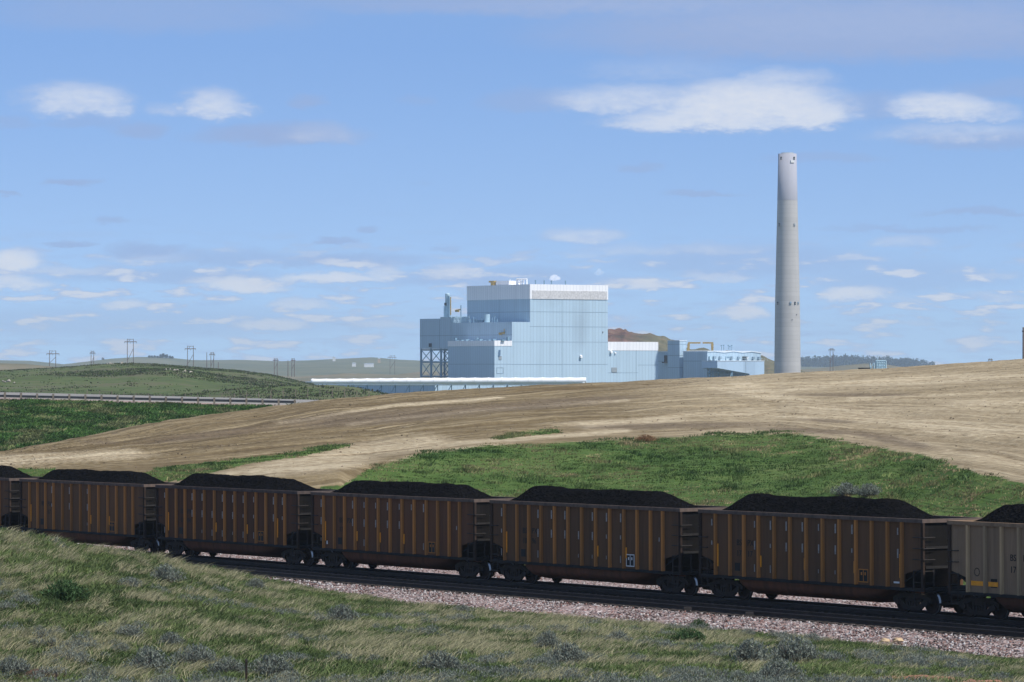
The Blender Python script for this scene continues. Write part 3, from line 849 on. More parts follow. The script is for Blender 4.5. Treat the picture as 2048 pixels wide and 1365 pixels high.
def bush(px, py, size, label, var, name='sagebrush', cat='sagebrush', group='sagebrush on the near bank', surf='fg', flat=1.0):
    # intersect the view column with the ground: march in depth
    Ds = np.linspace(92, 182, 900) if surf == 'fg' else np.linspace(D_track(np.array(px)) + 14, 470, 1500)
    X = (px - CX) / F * Ds; Z = (fg_z if surf == 'fg' else mid_zz)(X, Ds)
    pys = proj_y(Ds, Z); i = int(np.argmax(pys <= py))
    o = link(bpy.data.objects.new(name, var[random.randrange(len(var))]))
    o.location = (X[i], Ds[i], Z[i] - .02); o.rotation_euler = (0, 0, random.uniform(0, 6)); o.scale = (size, size, size * flat)
    return tag(o, label, cat, group)
SB = [(330, 1168, 1.7, 'large pale sagebrush below the crest of the near bank, left of the pink ballast', 1),
      (262, 1176, 1.3, 'low spreading sagebrush just left of the large pale one under the bank crest', 0.7),
      (512, 1182, 1.2, 'small round sagebrush where the bank meets the start of the pink ballast', 1),
      (682, 1246, 1.7, 'bushy dark sagebrush alone in the middle of the near bank', .9),
      (262, 1278, 1.2, 'low grey sagebrush in the green patch above the bottom left fence post', .8),
      (340, 1294, 1.0, 'small twiggy sagebrush above and left of the fence post', 1.0),
      (925, 1228, 1.4, 'flat grey sagebrush at the top edge of the bank against the ballast', .6),
      (1098, 1300, 1.2, 'upright twiggy sagebrush near the middle of the bank, upper one of a pair', 1.2),
      (1135, 1330, 1.5, 'broad twiggy sagebrush near the middle of the bank, lower one of a pair', 1.0),
      (880, 1342, 1.6, 'wide sagebrush at the bottom edge left of the middle', .8),
      (1238, 1288, 1.3, 'silvery sagebrush in a loose row below the ballast edge', .8),
      (1500, 1330, 1.9, 'largest grey sagebrush mound on the right side of the bank, left half', .9),
      (1590, 1326, 2.0, 'largest grey sagebrush mound on the right side of the bank, right half', .9),
      (1560, 1360, 1.6, 'sagebrush at the bottom edge below the large grey mound', .8),
      (300, 1345, 1.7, 'sagebrush at the bottom edge left of the fence post', .8),
      (395, 1330, 1.6, 'pale green sagebrush between two others left of the fence post', .8),
      (455, 1352, 1.4, 'sagebrush at the bottom edge closest to the left of the fence post', .8),
      (545, 1356, 1.6, 'sagebrush at the bottom edge closest to the right of the fence post', .9),
      (22, 1352, 1.3, 'dark sagebrush in the bottom left corner beside the red dirt', .9)]
for px, py, sz, lb, fl in SB: bush(px, py, sz * .9, lb, sage_var, flat=fl)
bush(132, 1206, 1.9, 'dark green leafy weed clump on the left of the near bank', weed_var, 'weed_clump', 'weed', 'green weeds on the near bank', flat=.8)
bush(1380, 1288, 1.6, 'dark green leafy weed clump below the ballast right of the middle', weed_var, 'weed_clump', 'weed', 'green weeds on the near bank', flat=.7)
bush(1397, 1259, .9, 'small green weed tuft at the edge of the pink ballast', weed_var, 'weed_clump', 'weed', 'green weeds on the near bank')
bush(1292, 884, 1.9, 'reddish brown dry bush at the top edge of the green slope', red_var, 'dry_bush', 'bush', None, 'mid', .55)
bush(1694, 992, 1.9, 'grey sagebrush behind the coal heap of the rightmost brown car, left one', sage_var, 'sagebrush', 'sagebrush', 'sagebrush behind the train', 'mid', .8)
bush(1738, 994, 1.9, 'grey sagebrush behind the coal heap of the rightmost brown car, right one', sage_var, 'sagebrush', 'sagebrush', 'sagebrush behind the train', 'mid', .8)
# low sage patches as one mass
n = 2600
u, D, X = scatter_uD(n, -120, 2170, 90, 150, 53)
Z = fg_z(X, D); py = proj_y(D, Z)
pr = fbm(X / 3.2, D / 6, 90) + .16 * np.clip((py - 1290) / 70, 0, 1) - .05
keep = (pr > .57) & (D < np.interp(u, EU, ED) - 3)
X, D, Z = X[keep], D[keep], Z[keep]
VV, CC = [], []
bank_ = [sage_arrays(400 + i, 170, .4, .3) for i in range(5)]
for x, d, z in zip(X, D, Z):
    v, c = bank_[random.randrange(5)]; s = random.uniform(.5, 1.15); a = random.uniform(0, 6.28)
    R = np.array([[math.cos(a), -math.sin(a), 0], [math.sin(a), math.cos(a), 0], [0, 0, 1]])
    VV.append(v @ R.T * s + np.array([x, d, z])); CC.append(c)
VV = np.concatenate(VV); CC = np.concatenate(CC); i = np.arange(len(VV) // 4) * 4
tag(np_obj('low_sage', VV, quads=np.stack([i, i + 1, i + 2, i + 3], -1), mat=M['blade'], color={'Col': CC}), 'low grey green sage growing through the grass of the near bank', 'sage', kind='stuff')

# bare red dirt mounds in the bank
def dirt_mound(px, py, D, rx, ry, h, label, col):
    p = at(px, py, D); Vv = []; N = 26
    for j in range(N):
        for i in range(N):
            a, b = (i / (N - 1) * 2 - 1), (j / (N - 1) * 2 - 1)
            x, y = p.x + a * rx, D + b * ry
            e = max(0, 1 - a * a - b * b)
            z = float(fg_z(x, y)) - .06 + e ** .6 * h * (.5 + float(fbm(x * 3.1, y * 2.1, 33)))
            Vv.append((x, y, z))
    k = (np.arange(N - 1)[:, None] * N + np.arange(N - 1)[None]).ravel()
    tag(np_obj('dirt_mound', np.array(Vv), quads=np.stack([k, k + 1, k + N + 1, k + N], -1), mat=simple('red earth', col, .95, .45, 2.5, bump=.8), smooth=True), kind='structure')
dirt_mound(88, 1350, 98, .8, 1.0, .2, 'dark brown bare dirt mound at the bottom left of the bank', (.085, .050, .030))
dirt_mound(1845, 1346, 101, 1.9, 2.2, .17, 'reddish bare dirt patch on the bank at the bottom right', (.36, .17, .10))
dirt_mound(1985, 1358, 98, 1.2, 1.3, .16, 'small reddish bare dirt patch in the bottom right corner', (.34, .16, .10))

# ------------------------------------------------------------------ foreground fence posts
def fence_post(px, py_top, D, thick, label):
    p = at(px, py_top, D); z0 = float(fg_z(p.x, p.y))
    m = MB(); h = p.z - z0
    m.box(-thick / 2, thick / 2, -.012, .012, -.3, h); m.box(-.006, .006, -.03, .012, -.3, h - .01)
    for k in range(6): m.box(-thick / 2 - .004, thick / 2 + .004, -.034, -.026, .1 + k * h / 7, .12 + k * h / 7)
    o = empty('fence_post', (p.x, p.y, z0)); m.build('post_shaft', M['bogie'], o)
    m = MB(); m.box(-thick / 2 - .003, thick / 2 + .003, -.032, .016, h + .002, h + .07); m.build('painted_tip', M['iron'], o)
    tag(o, label, 'fence post', 'steel fence posts at the foot of the bank')
fence_post(493, 1324, 93.5, .055, 'dark steel fence post at the bottom edge left of the middle')
fence_post(113, 1350, 93.0, .03, 'thin pale fence post at the bottom edge beside the dark dirt mound')

# ------------------------------------------------------------------ coal train
RIBX = [-6.27, -5.25, -4.28, -3.28, -2.20, -1.13, -.05, 1.03, 2.12, 3.2, 4.2, 5.2, 6.1]
XE, YS, ZT = 7.36, 1.50, 3.66          # body half length, half width of the sheets, underside of the top chord


def text_mesh(txt, size):
    cu = bpy.data.curves.new('lettering', 'FONT'); cu.body = txt; cu.size = size; cu.extrude = .004; cu.resolution_u = 3
    cu.align_x = 'LEFT'
    o = link(bpy.data.objects.new('lettering', cu)); bpy.context.view_layer.update()
    me = bpy.data.meshes.new_from_object(o.evaluated_get(bpy.context.evaluated_depsgraph_get()))
    bpy.data.objects.remove(o); bpy.data.curves.remove(cu)
    me.materials.clear(); me.materials.append(M['black'])
    w = max(v.co.x for v in me.vertices) if len(me.vertices) else 0
    return me, w


def bogie_meshes():
    m = MB()
    poly = [(-1.16, .36), (-1.18, .60), (-.98, .70), (-.55, .80), (.55, .80), (.98, .70), (1.18, .60), (1.16, .36), (.86, .36), (.50, .17), (-.50, .17), (-.86, .36)]
    for y0, y1 in ((-1.08, -.97), (.97, 1.08)):
        # side frame as a ring: top chord, bottom chord, columns
        m.prism([(-1.18, .44), (-1.18, .62), (-.95, .72), (-.5, .82), (.5, .82), (.95, .72), (1.18, .62), (1.18, .44), (.95, .52), (.5, .64), (-.5, .64), (-.95, .52)], 'y', y0, y1)
        m.prism([(-.95, .52), (-.72, .57), (-.36, .30), (-.5, .16)], 'y', y0 + .003, y1 - .003)
        m.prism([(.95, .52), (.5, .16), (.36, .30), (.72, .57)], 'y', y0 + .003, y1 - .003)
        m.box(-.5, .5, y0 + .006, y1 - .006, .15, .30)
        for x in (-.34, .34): m.box(x - .07, x + .07, y0 + .008, y1 - .008, .29, .65)
        for x in (-.16, 0, .16): m.tube((x, (y0 + y1) / 2, .30), (x, (y0 + y1) / 2, .52), .065, 8)
        for x in (-.89, .89): m.tube((x, y0 - .05, .455), (x, y1 + .05, .455), .13, 12)
    m.box(-.22, .22, -1.1, 1.1, .50, .66)
    m.tube((0, 0, .6), (0, 0, .9), .3, 12)
    m.box(-.13, .13, -.9, .9, .66, .78)
    for x in (-1.4, -.38, .38, 1.4): m.box(x - .05, x + .05, -.85, .85, .38, .46)
    frame = m.mesh('bogie', M['bogie'])
    ws = []
    for sy in (-1, 1):
        m = MB()
        prof = [(.0, .08), (.14, .08), (.17, .02), (.36, .015), (.39, .05), (.435, .05), (.452, .04), (.462, -.055), (.49, -.065), (.49, -.09), (.40, -.095), (.36, -.03), (.12, -.03), (.0, -.04)]
        m.lathe(prof, (0, 0, 0), (0, sy, 0), 36, 0, [0, 0, 0, 0, 0, 0, 1, 0, 0, 0, 0, 0, 0], True)
        m.tube((0, 0, 0), (0, -sy * .70, 0), .09, 10)
        ws.append(m.mesh('wheel', [M['wheel'], M['tread']]))
    return frame, ws
BOG, WHL = bogie_meshes()


def body_mesh(paint):
    m = MB()
    side = [(-6.28, 1.0), (6.16, 1.0), (6.16, 1.58), (XE, 1.86), (XE, ZT), (-XE, ZT), (-XE, 1.86), (-6.28, 1.58)]
    m.prism(side, 'y', -YS, -YS + .05, 0)
    m.prism(side, 'y', YS - .05, YS, 0)
    for sx in (-1, 1):
        m.box(sx * (XE - .06), sx * (XE + .0), -YS + .052, YS - .052, 1.86, ZT, 1)
        m.box(sx * (XE + .003), sx * (XE + .05), -YS + .1, YS - .1, 2.62, 2.72, 2)
        m.box(sx * (XE + .003), sx * (XE + .05), -YS + .1, YS - .1, 1.84, 1.94, 2)
        # sloping floor sheet over the bogie
        m.prism([(sx * (XE - .06), 1.90), (sx * (XE - .06), 1.83), (sx * 5.7, 1.02), (sx * 5.7, 1.09)], 'y', -YS + .054, YS - .054, 2)
    m.box(-5.7, 5.7, -YS + .054, YS - .054, 1.02, 1.08, 2)
    m.box(-7.2, 7.2, -.25, .25, .86, 1.05, 2)           # centre sill
    for x in RIBX:                                       # far side ribs
        m.box(x - .07, x + .07, YS + .002, YS + .09, 1.06, ZT, 0)
    # rows of rivets and the weld line along the near side
    for x in RIBX:
        for kx in (-.13, .13): 
            m.box(x + kx - .012, x + kx + .012, -YS - .012, -YS + .01, 1.08, ZT - .03, 0)
    return m.mesh('body', [paint, M['endgrey'], M['under']])
def tub_mesh(paint):
    m = MB()
    n = 14
    def ring(x, zb, hw):
        return [(x, -hw * math.cos(math.pi * i / (n - 1)), 1.0 - (1.0 - zb) * max(0, math.sin(math.pi * i / (n - 1))) ** .55) for i in range(n)]
    secs = [ring(-5.05, .97, 1.30), ring(-4.75, .50, 1.40), ring(-4.4, .27, 1.44), ring(3.4, .27, 1.44), ring(4.3, .50, 1.40), ring(5.05, .97, 1.30)]
    base = 0
    vs = [p for s in secs for p in s]
    fs = []
    for k in range(len(secs) - 1):
        fs += [(k * n + i, k * n + i + 1, (k + 1) * n + i + 1, (k + 1) * n + i) for i in range(n - 1)]
    m.add(vs, fs, 0, True)
    return m.mesh('tub', paint)
def rib_mesh(paint):
    m = MB()
    m.prism([(-.085, 0), (-.055, -.10), (.055, -.10), (.085, 0)], 'z', 1.05, ZT - .002)
    # fishbelly foot
    m.prism([(-.10, .002), (-.10, -.03), (.10, -.03), (.10, .002)], 'z', 1.06, 1.2)
    for k in range(7): m.box(.03, .062, -.108, -.09, 2.9 + k * .1, 2.93 + k * .1)
    return m.mesh('rib', paint)
def chord_mesh(paint):
    m = MB()
    for y0, y1 in ((-1.60, -1.44), (1.44, 1.60)): m.box(-XE - .08, XE + .08, y0, y1, ZT, ZT + .15)
    for sx in (-1, 1): m.box(sx * (XE - .08), sx * (XE + .079), -1.437, 1.437, ZT + .002, ZT + .148)
    return m.mesh('top_chord', paint)
def sill_mesh():
    m = MB()
    m.box(-XE, XE, -1.56, -1.42, .93, 1.055); m.box(-XE, XE, 1.42, 1.56, .93, 1.055)
    for sx in (-1, 1): m.box(sx * (XE - .2), sx * (XE + .06), -1.417, 1.417, .92, 1.08)
    m.box(-.4, .4, -.5, .5, .78, .92)
    return m.mesh('side_sill', M['under'])
def post_mesh(paint):
    m = MB()
    m.box(-.075, .075, -.075, .02, .93, ZT - .003)
    for k in range(14): m.box(-.02, .02, -.085, -.07, 1.95 + k * .12, 1.99 + k * .12)
    return m.mesh('corner_post', paint)
def ladder_mesh(sx):
    m = MB(); yn = -YS - .05; xe = XE + .06
    xs = sx * (XE - .52)
    m.bar((xs, yn, 1.0), (xs, yn, 1.76), .05)
    m.bar((sx * xe, -YS + .5, 1.0), (sx * xe, -YS + .5, 1.80), .05)
    m.bar((sx * XE, yn, 1.0), (sx * XE, yn, 1.80), .05)
    for z in (1.02, 1.30, 1.74):
        m.tube((sx * xe, yn, z), (xs - sx * .03, yn, z), .018, 6)
        m.tube((sx * xe, yn, z), (sx * xe, -YS + .53, z), .018, 6)
    for x in (XE - .1, XE - .5): m.bar((sx * x, yn, 1.05), (sx * x, yn, .55), .03)
    m.bar((sx * (XE - .1), yn, .55), (sx * (XE - .5), yn, .55), .03)
    return m.mesh('ladder', M['iron'])
def grab_mesh(sx, z, side):
    m = MB(); yn = -YS - .05; xe = XE + .06
    if side == 'end':
        m.tube((sx * (xe + .06), yn, z), (sx * (xe + .06), -YS + .52, z), .02, 6)
        m.tube((sx * (xe + .06), -YS + .5, z), (sx * (XE - .02), -YS + .5, z), .02, 6)
        m.tube((sx * (xe + .06), yn, z), (sx * (XE - .02), yn, z), .02, 6)
    else:
        x0, x1 = sx * (XE - .04), sx * (XE - .50)
        for x in (x0, x1): m.tube((x, yn - .06, z), (x, -YS + .01, z), .02, 6)
        m.tube((x0, yn - .06, z), (x1, yn - .06, z), .02, 6)
    return m.mesh('grab_iron', M['iron'])
def coupler_mesh(sx):
    m = MB()
    m.box(sx * (XE - .3), sx * (XE + .55), -.08, .08, .72, .90)
    m.prism([(sx * (XE + .50), -.16), (sx * (XE + .78), -.15), (sx * (XE + .80), .02), (sx * (XE + .66), .05), (sx * (XE + .64), .16), (sx * (XE + .50), .14)], 'z', .68, .94)
    pts = [(XE + .3, -.35, .8), (XE + .45, -.36, .55), (XE + .62, -.34, .45), (XE + .8, -.25, .5)]
    for a, b in zip(pts[:-1], pts[1:]): m.tube((sx * a[0], a[1], a[2]), (sx * b[0], b[1], b[2]), .035, 6)
    return m.mesh('coupler', M['bogie'])
def coal_mesh(seed, x0=-7.1, x1=-5.35, x2=3.2, x3=5.75, h=.63):
    nx, ny = 150, 34
    xs = np.linspace(-XE + .085, XE - .085, nx); ys = np.linspace(-1.43, 1.43, ny)
    X, Y = np.meshgrid(xs, ys, indexing='ij')
    def sm(t): t = np.clip(t, 0, 1); return t * t * (3 - 2 * t)
    a = np.clip((X - x0) / (x1 - x0), 0, 1); b = np.clip((x3 - X) / (x3 - x2), 0, 1)
    L = np.minimum(sm(a * .85 + .07) , np.sin(b * np.pi / 2) ** 1.15)
    L = np.where((X < x0) | (X > x3), 0, L)
    ay = np.abs(Y) / 1.43
    A = 1 - np.clip((ay - .28) / .72, 0, 1) ** 1.25
    top = ZT + .12 + h * L * A * (1 + (vnoise(X * .55, X * 0 + seed, 3) - .5) * .22) 
    Z = top + (fbm(X * 1.5 + seed * 7, Y * 1.5, 15, 4) - .5) * .10 * (.3 + L) + (rng.random(X.shape) - .5) * .022 - .12 * (1 - L)
    # shoulder line left by the loading chute
    Z += -.06 * np.exp(-((ay - .62) / .1) ** 2) * L * (fbm(X, Y * 0 + seed, 19) > .45)
    v = np.stack([X, Y, Z], -1).reshape(-1, 3)
    i = (np.arange(nx - 1)[:, None] * ny + np.arange(ny - 1)[None]).ravel()
    me = np_mesh('coal_load', v, quads=np.stack([i, i + ny, i + ny + 1, i + 1], -1), mat=M['coal'], smooth=False)
    return me


def quad_plate(x0, x1, z0, z1, y=-YS - .004, t=.012):
    m = MB(); m.box(x0, x1, y - t, y, z0, z1); return m
LETTER = {}
def lettering(txt, x, z, parent, right=False, name='reporting_mark'):
    if txt not in LETTER: LETTER[txt] = text_mesh(txt, .36)
    me, w = LETTER[txt]
    o = link(bpy.data.objects.new(name, me), parent)
    o.rotation_euler = (math.pi / 2, 0, 0); o.location = (x - (w if right else 0), -YS - .010, z)
    return o

PAINTS = {'brown': ('body', 'rib', 'chord', 'tub'), 'red': ('body2', 'rib', 'chord', 'tub'), 'pale': ('body_pale', 'rib_pale', 'body_pale', 'tub')}
SETS = {}
for key, (b, r, c, t) in PAINTS.items():
    SETS[key] = dict(body=body_mesh(M[b]), rib=rib_mesh(M[r]), chord=chord_mesh(M[c]), tub=tub_mesh(M[t]), post=post_mesh(M['post_dark']))
SILL = sill_mesh(); LAD = {s: ladder_mesh(s) for s in (-1, 1)}; GRAB = {s: [grab_mesh(s, z, e) for z in (2.20, 2.64, 3.08) for e in ('end', 'side') if e == 'end' or s > 0 or z < 2.9] for s in (-1, 1)}; COU = {s: coupler_mesh(s) for s in (-1, 1)}
DASH = []
for za, zb, w in ((3.08, 3.46, .065), (2.22, 2.58, .06), (1.28, 1.60, .04), (3.14, 3.42, .05), (2.32, 2.5, .045), (1.40, 1.56, .03)):
    m = MB(); m.box(-.33, -.33 + w * 1.25, -.018, -.004, za, zb); DASH.append(m.mesh('worn_stripe', M['dash']))
m = MB(); m.box(-.04, .04, -.02, -.006, 1.50, 1.98); STRIP = m.mesh('reflector_strip', M['tape'])
m = MB(); m.box(-.04, .04, -.02, -.006, 1.42, 2.38); LONG = m.mesh('reflector_strip', M['tape'])


def car(k, paint, label, strips, dashes, texts, panel, heap, tags_=(), bay=2):
    st = SETS[paint]
    s = (4 - k) * CAR_L
    root = empty('coal_car', track_pt(s, 0, 0)); root.rotation_euler = (0, SLOPE, math.atan2(-AWAY.y, -AWAY.x))
    tag(root, label, 'train car', 'loaded coal cars of the train')
    for nm in ('body', 'tub', 'chord'): link(bpy.data.objects.new({'body': 'body', 'tub': 'tub', 'chord': 'top_chord'}[nm], st[nm]), root)
    link(bpy.data.objects.new('side_sill', SILL), root)
    ribs = []
    for i, x in enumerate(RIBX):
        o = link(bpy.data.objects.new('rib', st['rib']), root); o.location = (x, -YS, 0); ribs.append(o)
        if i in dashes:
            for j in range(3):
                if random.random() < (.95, .92, .6)[j]: link(bpy.data.objects.new('worn_stripe', DASH[j + (3 if random.random() < .3 else 0)]), o)
    for sx in (-1, 1):
        for sy in (-1, 1):
            o = link(bpy.data.objects.new('corner_post', st['post']), root); o.location = (sx * (XE + .003), sy * (YS - .01), 0)
            if sy > 0: o.rotation_euler = (0, 0, math.pi)
        link(bpy.data.objects.new('ladder', LAD[sx]), root)
        for g_ in GRAB[sx]: link(bpy.data.objects.new('grab_iron', g_), root)
        link(bpy.data.objects.new('coupler', COU[sx]), root)
        b = link(bpy.data.objects.new('bogie', BOG), root); b.location = (sx * 6.16, 0, 0)
        for wx in (-.89, .89):
            for j, sy in enumerate((-1, 1)):
                w = link(bpy.data.objects.new('wheel', WHL[j]), b); w.location = (wx, sy * .755, .4625); w.rotation_euler = (0, random.uniform(0, 6), 0)
    for (i, side, long_) in strips:
        o = link(bpy.data.objects.new('reflector_strip', LONG if long_ else STRIP), root)
        o.location = (RIBX[i] + side * .135, -YS - .004, (RIBX[i] + 6) * .0)
    for (x0, x1, z0, z1) in tags_: quad_plate(x0, x1, z0, z1).build('white_tag', M['white'], root)
    quad_plate(-4.95, -4.60, 1.28, 1.62).build('black_square', M['black'], root)
    if panel:
        m = MB(); x0, x1, z0, z1, y = 3.36, 3.92, 1.18, 1.66, -YS - .005
        m.box(x0, x1, y - .01, y, z0, z1, 0)
        f = M['white'] if panel == 'white' else M['rib']
        for a in ((x0 - .03, x1 + .03, z0 - .03, z0 + .01), (x0 - .03, x1 + .03, z1 - .01, z1 + .03), (x0 - .03, x0 + .01, z0 + .012, z1 - .012), (x1 - .01, x1 + .03, z0 + .012, z1 - .012), ((x0 + x1) / 2 - .015, (x0 + x1) / 2 + .015, z0 + .012, z1 - .012)):
            m.box(a[0], a[1], y - .018, y - .003, a[2], a[3], 1)
        for xx in (x0 + .12, x1 - .20): m.box(xx, xx + .08, y - .017, y - .003, z1 - .22, z1 - .1, 1)
        m.build('stencil_panel', [M['black'], f], root)
    for (t, row, side) in texts:
        z = (2.36, 1.90)[row]
        if side == 'L': lettering(t, RIBX[bay] - .20, z, root, True)
        else: lettering(t, RIBX[bay] + .20, z, root, False)
    c = link(bpy.data.objects.new('coal_load', coal_mesh(k * 3.3, **heap))); c.location = root.location; c.rotation_euler = root.rotation_euler
    return root, c

DS = {0, 3, 4, 5, 6, 7, 8, 9, 12}
defs = [
    (-1, 'brown', 'leftmost brown coal car, only its right end in view behind the grassy bank', [], DS, [], None, {}, 'black coal heap on the leftmost car, cut off by the left edge'),
    (0, 'brown', 'farthest whole brown coal car, its wheels partly hidden by the grassy bank', [(0, 1, 1), (7, 1, 0), (9, 1, 0)], {3, 7, 5}, [('BS', 0, 'L'), ('PX', 0, 'R'), ('17', 1, 'R')], 'dim', dict(h=.60), 'black coal heap on the farthest whole car'),
    (1, 'red', 'brown coal car second from the left with a long orange strip at each end', [(0, 1, 1), (5, 1, 0), (8, 1, 0), (11, 1, 1)], DS | {11}, [('BS', 0, 'L'), ('PX', 0, 'R'), ('17', 1, 'L'), ('04', 1, 'R')], 'dim', dict(x2=2.9, x3=6.0, h=.62), 'black coal heap on the car with two long orange strips'),
    (2, 'red', 'reddish brown coal car in the middle with three short orange strips', [(0, 1, 1), (3, 1, 0), (5, 1, 0), (7, 1, 0)], DS, [('BS', 0, 'L'), ('PX', 0, 'R'), ('17', 1, 'L')], 'dim', dict(x1=-5.1), 'black coal heap on the middle car below the bright dirt path'),
    (3, 'brown', 'brown coal car with a white framed black stencil panel near its right end', [(0, 1, 1), (7, 1, 0), (9, 1, 0)], DS, [('BS', 0, 'L'), ('PX', 0, 'R'), ('18', 1, 'L'), ('96', 1, 'R')], 'white', dict(h=.66, x0=-7.2, x1=-5.5, x2=3.0), 'black coal heap on the car with the white framed panel'),
    (4, 'brown', 'nearest whole brown coal car marked BS PX 17 17', [(0, 1, 1), (3, 1, 0), (6, -1, 0), (9, -1, 0), (12, -1, 1)], DS, [('BS', 0, 'L'), ('PX', 0, 'R'), ('17', 1, 'L'), ('17', 1, 'R')], 'dim', dict(h=.68), 'black coal heap on the nearest whole car'),
    (5, 'pale', 'taupe grey coal car with bold black BS lettering cut off by the right edge', [], set(), [('BS', 0, 'L'), ('PX', 0, 'R'), ('17', 1, 'L'), ('17', 1, 'R')], None, dict(h=.70), 'black coal heap on the taupe car at the right edge'),
]
for (i, paint, label, strips, dashes, texts, panel, heap, hl) in defs:
    tg = {2: [(-6.05, -5.95, 1.25, 1.42), (5.95, 6.02, 1.25, 1.45)], 4: [(5.55, 5.9, 1.2, 1.27)], 3: []}.get(i, [])
    root, c = car(i + .3745 + (.012 if i == 5 else 0), paint, label, strips, dashes, texts, panel, heap, tg, 3 if i == 5 else 2)
    tag(c, hl, 'coal heap', 'coal heaped in the train cars')
    if i == 5:
        for xa, xb in ((RIBX[0] + .16, RIBX[1] - .16), (RIBX[1] + .16, RIBX[2] - .25)):
            quad_plate(xa, xb, 1.32, 1.5, t=.014).build('reflector_strip', M['tape'], root)
        # round emblem outline low on the first bay
        m = MB()
        for j in range(14):
            a0, a1 = j / 14 * 6.283, (j + .8) / 14 * 6.283
            m.bar((RIBX[0] + .5 + .15 * math.cos(a0), -YS - .008, 1.85 + .15 * math.sin(a0)), (RIBX[0] + .5 + .15 * math.cos(a1), -YS - .008, 1.85 + .15 * math.sin(a1)), .02)
        m.build('round_emblem', M['black'], root)

# ------------------------------------------------------------------ power plant
E1 = Vector((.8304, .5571, 0)); E2 = Vector((-.5571, .8304, 0)); RZ = math.atan2(E1.y, E1.x)
class Frame:
    """building frame: local x along the sunlit front wall, local y along the shaded side wall"""
    def __init__(self, px, D):
        self.o = Vector(((px - CX) * D / F, D, 0))
    def X(self, px, y=0.0):                     # local x of photo column px on the front wall at local y
        o = self.o + E2 * y; t = (px - CX) / F
        return (t * o.y - o.x) / (E1.x - t * E1.y)
    def Y(self, px, x=0.0):                     # local y of photo column px on the side wall at local x
        o = self.o + E1 * x; t = (px - CX) / F
        return (t * o.y - o.x) / (E2.x - t * E2.y)
    def Z(self, py, x=0.0, y=0.0):
        D = self.o.y + E1.y * x + E2.y * y
        return CZ + (YH - py) * D / F
    def root(self, name, label, cat, group=None):
        e = empty(name, self.o, RZ); return tag(e, label, cat, group)
ZB = -8.0
fr = Frame(1060, 2000)
bh = fr.root('boiler_house', 'tall pale blue stepped power plant building with white parapets', 'power plant')
x3, x2, x1, xr = fr.X(989), fr.X(1024), 0.0, fr.X(1215.6)
zt1, zt2, zt3 = fr.Z(568.8), fr.Z(644.3, x2), fr.Z(681.6, x3)
y1 = fr.Y(934.3); y2a = fr.Y(902.5, x2); y2 = fr.Y(839.8, x2); y3 = fr.Y(896.2, x3)
zb1, zb3 = fr.Z(598.2), fr.Z(692.4, x3)
soot_m = mk_wall('pale blue siding with soot', WALL, [(fr.X(1163), fr.Z(640, fr.X(1163)), 7.0, 15, .22), (fr.X(1156), fr.Z(668, 20), 6.0, 12, .18), (fr.X(1095), fr.Z(605), 9, 4, .14)])
M['walls'] = soot_m
def seams(m, x0, x1, y0, y1, zs, mi=1, t=.22):
    for z in zs:
        m.box(x0, x1, y0 - .05, y0 + .01, z - t / 2, z + t / 2, mi); m.box(x0 - .05, x0 + .01, y0, y1, z - t / 2, z + t / 2, mi)
# main block
m = MB(); m.box(x1, xr, 0, y1, ZB, zb1 - .01, 0); seams(m, x1, xr, 0, y1, [fr.Z(p) for p in (623.8, 653.5, 684.2, 729.2)])
m.box(fr.X(1124) - .11, fr.X(1124) + .11, -.06, .01, ZB, zb1 - .02, 1); m.box(-.06, .01, fr.Y(998.5) - .12, fr.Y(998.5) + .12, zt2, zb1 - .02, 1)
m.build('main_wall_block', [soot_m, M['seam']], bh)
m = MB(); m.box(x1 - .15, xr + .15, -.15, y1 + .15, zb1, zt1, 0); m.build('main_parapet', M['parapet'], bh)
m = MB(); m.box(fr.X(1064), fr.X(1213.4), -.30, -.153, fr.Z(598.3), fr.Z(581.2), 0); m.build('louvre', M['louvre'], bh)
# middle block and overhanging wing
zlow, zhigh, zov = fr.Z(645.4, x2, y2a / 2), fr.Z(638.3, x2, y2), fr.Z(698.2, x2, y2)
m = MB(); m.box(x2, x1 - .004, .0, y2a, ZB, zt2, 0)
m.box(x1 - .003, x1 + 22, y1 + .01, y2a, ZB, zt2 - .1, 0)
m.box(x2, x1 + 22, y2a + .004, y2, zov, zhigh, 0)
seams(m, x2, x1 - .01, 0, y2a, [fr.Z(684.2, x2), fr.Z(729.2, x2)]); m.box(x2 - .05, x2 + .01, 0, y2, fr.Z(671, x2, 40) - .12, fr.Z(671, x2, 40) + .12, 1)
for p in (879.4, 902, 958.5): m.box(x2 - .06, x2 + .01, fr.Y(p, x2) - .1, fr.Y(p, x2) + .1, zov if p < 903 else fr.Z(690, x2), zhigh - .5 if p < 903 else zlow - .5, 1)
m.build('turbine_wall_block', [M['wall'], M['seam']], bh)
ypar = fr.Y(881, x2)
m = MB(); m.box(x2 - .1, x1 + 22.1, y2a - .1, ypar, zhigh + .003, fr.Z(634.6, x2, ypar), 0); m.build('roof_parapet', M['steelpale'], bh)
